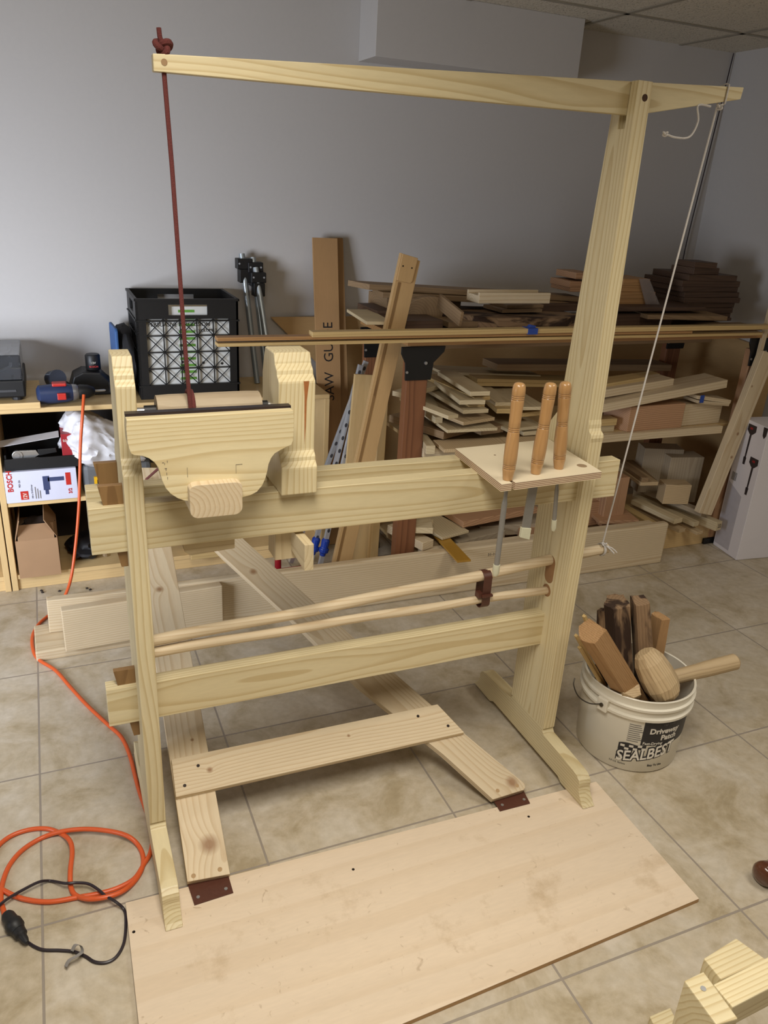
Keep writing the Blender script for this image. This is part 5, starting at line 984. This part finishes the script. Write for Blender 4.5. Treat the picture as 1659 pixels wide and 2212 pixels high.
def toolpic(bm, o, u, n, x, z, h, s=1):
    onface(bm, [(x - .035 * s, z), (x + .035 * s, z), (x + .037 * s, z - .028), (x + .012 * s, z - .045), (x - .012 * s, z - .045), (x - .037 * s, z - .028)], o, u, n)
    onface(bm, [(x - .008 * s, z - .045), (x + .008 * s, z - .045), (x + .004 * s, z - h + .03), (x - .008 * s, z - h + .03)], o, u, n); onface(bm, [(x - .015 * s, z - h + .035), (x + .009 * s, z - h + .035), (x + .006 * s, z - h), (x - .012 * s, z - h)], o, u, n)
fo = V((WC[3][0], WC[3][1], 0)); fu = -su; fn = sn_
part('tool_print', lambda bm: toolpic(bm, fo, fu, fn, .078, .640, .19, .8), ink, wbx)
part('tool_print', lambda bm: toolpic(bm, fo, fu, fn, .140, .500, .18, .8), ink, wbx)
part('tool_print', lambda bm: onface(bm, [(.150, .652), (.178, .652), (.176, .615), (.165, .60), (.154, .612)], fo, fu, fn), ink, wbx)
for k, (x, z) in enumerate(((.066, .628), (.130, .488))): part('red_dot', lambda bm: onface(bm, [(x, z), (x + .018, z), (x + .018, z - .010), (x, z - .010)], fo, fu, fn, .001), plain('print_darkred', rgb(150, 30, 36), .5), wbx)
for k in range(6): part('barcode_bar', lambda bm: onface(bm, [(.018 + k * .006, .395), (.0215 + k * .006, .395), (.0215 + k * .006, .355), (.018 + k * .006, .355)], fo, fu, fn), plain('print_grey', rgb(120, 116, 112), .6), wbx)
part('grey_panel', lambda bm: onface(bm, [(.006, .345), (.115, .300), (.115, .02), (.006, .02)], fo, fu, fn, .0002), plain('carton_grey', rgb(188, 184, 190), .5), wbx)
# ------------------------------------------------------------------ lumber on the bench top
T_ = BT
def tb(tl, y, w_, d_, h_, tone, label, rot=0, ax='X', name='wood_board', z=None, cat='board'):
    a = at(*tl, y=y); zt = a.z if z is None else z; c, s_ = math.cos(math.radians(rot)), math.sin(math.radians(rot)); P_ = [(a.x, a.y), (a.x + w_ * c, a.y + w_ * s_), (a.x + w_ * c - d_ * s_, a.y + w_ * s_ + d_ * c), (a.x - d_ * s_, a.y + d_ * c)]
    return solo(name, lambda bm: prism(bm, P_, 'Z', zt - h_, zt), wood(tone, ax), label, cat, bevel=.0015)
tb(Z3(105, 450), 2.90, .12, .22, .045, 'walnut', 'dark block left of the jig board on the bench top')
tb(Z3(35, 517), 2.72, .10, .30, .012, 'old', 'pale board corner sticking out left of the jig board on the bench top', rot=-6)
tb(Z3(165, 362), 2.98, .34, .20, .055, 'brown', 'brown block under the long top boards left of centre')
tb(Z3(292, 512), 2.72, .155, .22, .034, 'walnut', 'dark walnut block beside the jig board on the bench top')
def halfround(bm):
    c = at(*Z3(415, 510), y=2.90); pts = [(c.x + .125 * math.cos(a), BT + .034 + .085 * math.sin(a)) for a in [k * math.pi / 12 for k in range(13)]]; prism(bm, pts, 'Y', 2.87, 3.1)
solo('bowl_blank', halfround, wood('brown', 'Y', key='hr'), 'half-round brown turning blank on the dark blocks on the bench top', 'blank', bevel=.003)
beam('walnut_board', at(*Z3(655, 520), y=2.62) + V((-.01, 0, .01)), at(*Z3(500, 385), y=2.80), .012, .055, wood('brown', 'X', key='lw'), label='brown board leaning with its narrow end forward near the half-round blank', bevel=.001)
tb(Z3(560, 520), 2.74, .30, .20, .022, 'brown', 'low brown offcuts between the leaning board and the big slab')
tb(Z3(720, 490), 2.80, .12, .20, .03, 'walnut', 'small dark offcut left of the big slab')
def slab(bm):
    pts = [(1.575, 2.74), (1.64, 2.70), (1.95, 2.71), (2.06, 2.75), (2.06, 2.95), (1.50, 3.06), (1.40, 2.98)]
    lo = []; hi = []
    for i in range(len(pts)):
        p, q = pts[i], pts[(i + 1) % len(pts)]
        for k in range(5):
            t = k / 5; x = p[0] + (q[0] - p[0]) * t; y = p[1] + (q[1] - p[1]) * t; nn = noise.noise(V((x * 14, y * 14, 0))) * .010; lo.append((x + nn, y + nn - .012)); hi.append((x + nn, y - nn))
    A = [bm.verts.new((x, y, BT + .001)) for x, y in lo]; B = [bm.verts.new((x, y, BT + .060)) for x, y in hi]; bm.faces.new(A); bm.faces.new(B); n = len(A)
    for i in range(n): bm.faces.new((A[i], A[(i + 1) % n], B[(i + 1) % n], B[i]))
solo('live_edge_slab', slab, wood('bark', 'X', key='sl'), 'dark live-edge slab with a rough yellowish front edge on the bench top', 'slab', bevel=.002)
tb(Z3(905, 440), 2.78, .20, .14, .014, 'brown', 'lower of two brown boards on the live-edge slab', rot=4)
tb(Z3(935, 412), 2.80, .185, .14, .014, 'brown', 'upper of two brown boards on the live-edge slab', rot=4)
tb(Z3(1110, 405), 2.88, .30, .25, .03, 'walnut', 'dark board behind the live-edge slab, left of the tall post')
a1, b1 = at(797, 613, y=2.96), at(1252, 640, y=2.96)
beam('long_board', a1 + V((0, .05, -.012)), b1 + V((0, .05, -.012)), .11, .022, wood('brown', 'X', key='t1'), label='topmost long brown board along the bench, pointing left past the jig board', cut=-.05)
a1, b1 = at(826, 630, y=2.92), at(1270, 655, y=2.92)
beam('long_board', a1 + V((0, .05, -.012)), b1 + V((0, .05, -.012)), .11, .020, wood('brown', 'X', key='t2'), label='second long brown board just beneath the topmost one')
pb_ = thing('pine_block', at(1038, 658, y=2.70), 'bright pale pine block with a recessed top lying on the brown boards', 'block')
q = at(1036, 632, y=2.70)
part('body', lambda bm: (box(bm, (q.x, 2.70, q.z - .041), (q.x + .325, 2.712, q.z + .0)), box(bm, (q.x, 2.7122, q.z - .041), (q.x + .325, 2.79, q.z - .012)), box(bm, (q.x, 2.7902, q.z - .041), (q.x + .325, 2.80, q.z))), wood('knotty', 'X', key='pbk'), pb_, bevel=.002)
# small stack left of the post, wrapped orange stack, walnut stack
for k, (a, w_) in enumerate((((75, 207), .09), ((35, 262), .13), ((40, 290), .12))):
    tb(Z4(*a), 2.90, w_, .15, .026, 'fir', ('topmost', 'middle', 'lowest')[k] + ' reddish offcut of the small pile just left of the tall post')
og = wood('orange', 'X', key='o')
for k, (x0, x1, yt, yb_) in enumerate(((385, 555, 232, 272), (375, 560, 274, 308), (370, 590, 310, 345), (365, 600, 350, 385), (362, 640, 388, 428))):
    p0, p1, p2 = at(*Z4(x0, yt), y=2.84 - .0), at(*Z4(x1, yt + 6), y=2.84), at(*Z4(x0, yb_), y=2.84)
    solo('orange_board', lambda bm: box(bm, (p0.x, 2.84 + .004 * (k % 2), 1.052 + (4 - k) * .0275 + .055), (p1.x, 3.0, 1.052 + (5 - k) * .0275 + .0545)), og, ('first', 'second', 'third', 'fourth', 'fifth')[k] + ' layer from the top of the film-wrapped orange stack on the bench', 'board', bevel=.001)
solo('plastic_wrap', lambda bm: (lambda a, b: prism(bm, [(a.x, a.z), (a.x + .055, a.z), (b.x + .05, b.z), (b.x - .03, b.z)], 'Y', 2.829, 2.831))(at(*Z4(480, 245), y=2.83), at(*Z4(560, 425), y=2.83)), plain('clear_film', rgb(200, 190, 186), .2, trans=.75), 'band of clear plastic film round the orange stack', 'wrap')
tb(Z4(330, 432), 2.74, .50, .30, .016, 'walnut', 'thin dark board under the film-wrapped orange stack')
tb(Z4(300, 470), 2.78, .34, .24, .052, 'walnut', 'dark wood block under the thin dark board, right of the tall post')
tb(Z4(540, 480), 2.72, .40, .20, .018, 'brown', 'low dark boards lying in front of the walnut stack', rot=-8)
tb(Z4(640, 540), 2.66, .62, .18, .008, 'brown', 'thin brown board along the bench top under the walnut stack', z=BT + .0095)
wt = wood('walnut', 'X', key='w')
rows = [(765, 950, 108, 150, -6), (742, 985, 158, 198, 4), (655, 1072, 212, 245, -3), (580, 1105, 252, 298, 0), (585, 1102, 300, 340, 2), (600, 1095, 342, 372, 0), (600, 1090, 374, 412, -2), (605, 1070, 414, 440, 1), (640, 1055, 442, 470, 0), (640, 1050, 472, 500, 2), (650, 1045, 502, 540, 0)]
zt = BT + .0105; nrow = len(rows); zz = [1.318, 1.293, 1.263, 1.236, 1.210, 1.186, 1.162, 1.138, 1.114, 1.090, 1.068]
for k in range(nrow):
    x0, x1, yt, yb_, rt = rows[k]; a = at(*Z4(x0, yt), y=2.90).x; b = at(*Z4(x1, yt), y=2.90).x; zb = zz[k + 1] if k < nrow - 1 else BT + .0105; w_ = (b - a) * .72; xr = b - w_
    c, s_ = math.cos(math.radians(rt)), math.sin(math.radians(rt)); dpt = .26 if k > 1 else .14
    P_ = [(xr, 2.87), (xr + w_ * c, 2.87 + w_ * s_), (xr + w_ * c - dpt * s_, 2.87 + w_ * s_ + dpt), (xr - dpt * s_, 2.87 + dpt)]
    solo('walnut_board', lambda bm: prism(bm, P_, 'Z', zb + .0004, zz[k]), wt, ('topmost small board', 'second small board', 'third board', 'fourth board', 'fifth board', 'sixth board', 'seventh board', 'eighth board', 'ninth board', 'tenth board', 'bottom board')[k] + ' of the dark walnut stack at the right end of the bench', 'board', bevel=.0015)
# black cable in the corner
solo('wall_cable', lambda bm: tube(bm, spline([at(1585, 115, y=3.405), at(1556, 232, y=3.405), at(1524, 360, y=3.405), at(1484, 520, y=3.405), at(1468, 600, y=3.405)], 6), .0028, 6), plain('black_cable', rgb(44, 36, 42), .4), 'thin black cable running down the wall in the far right corner', 'cable', smooth=True)
# crumbs on the tiles
for k, (a, b) in enumerate(((90, 1277), (92, 1281), (129, 1278), (188, 1272), (195, 1275))):
    p = at(a, b, z=0); solo('bark_crumb', lambda bm: crumple(bm, (p.x, p.y, .0035), .006, .005, .0035, k, .4, 2), plain('crumb', rgb(50, 40, 34), .9), 'tiny dark crumb on the tiles in front of the shelf base', 'crumb', 'dark crumbs in front of the shelf base')
for o in bpy.data.objects:
    if '_b' in o.keys(): del o['_b']
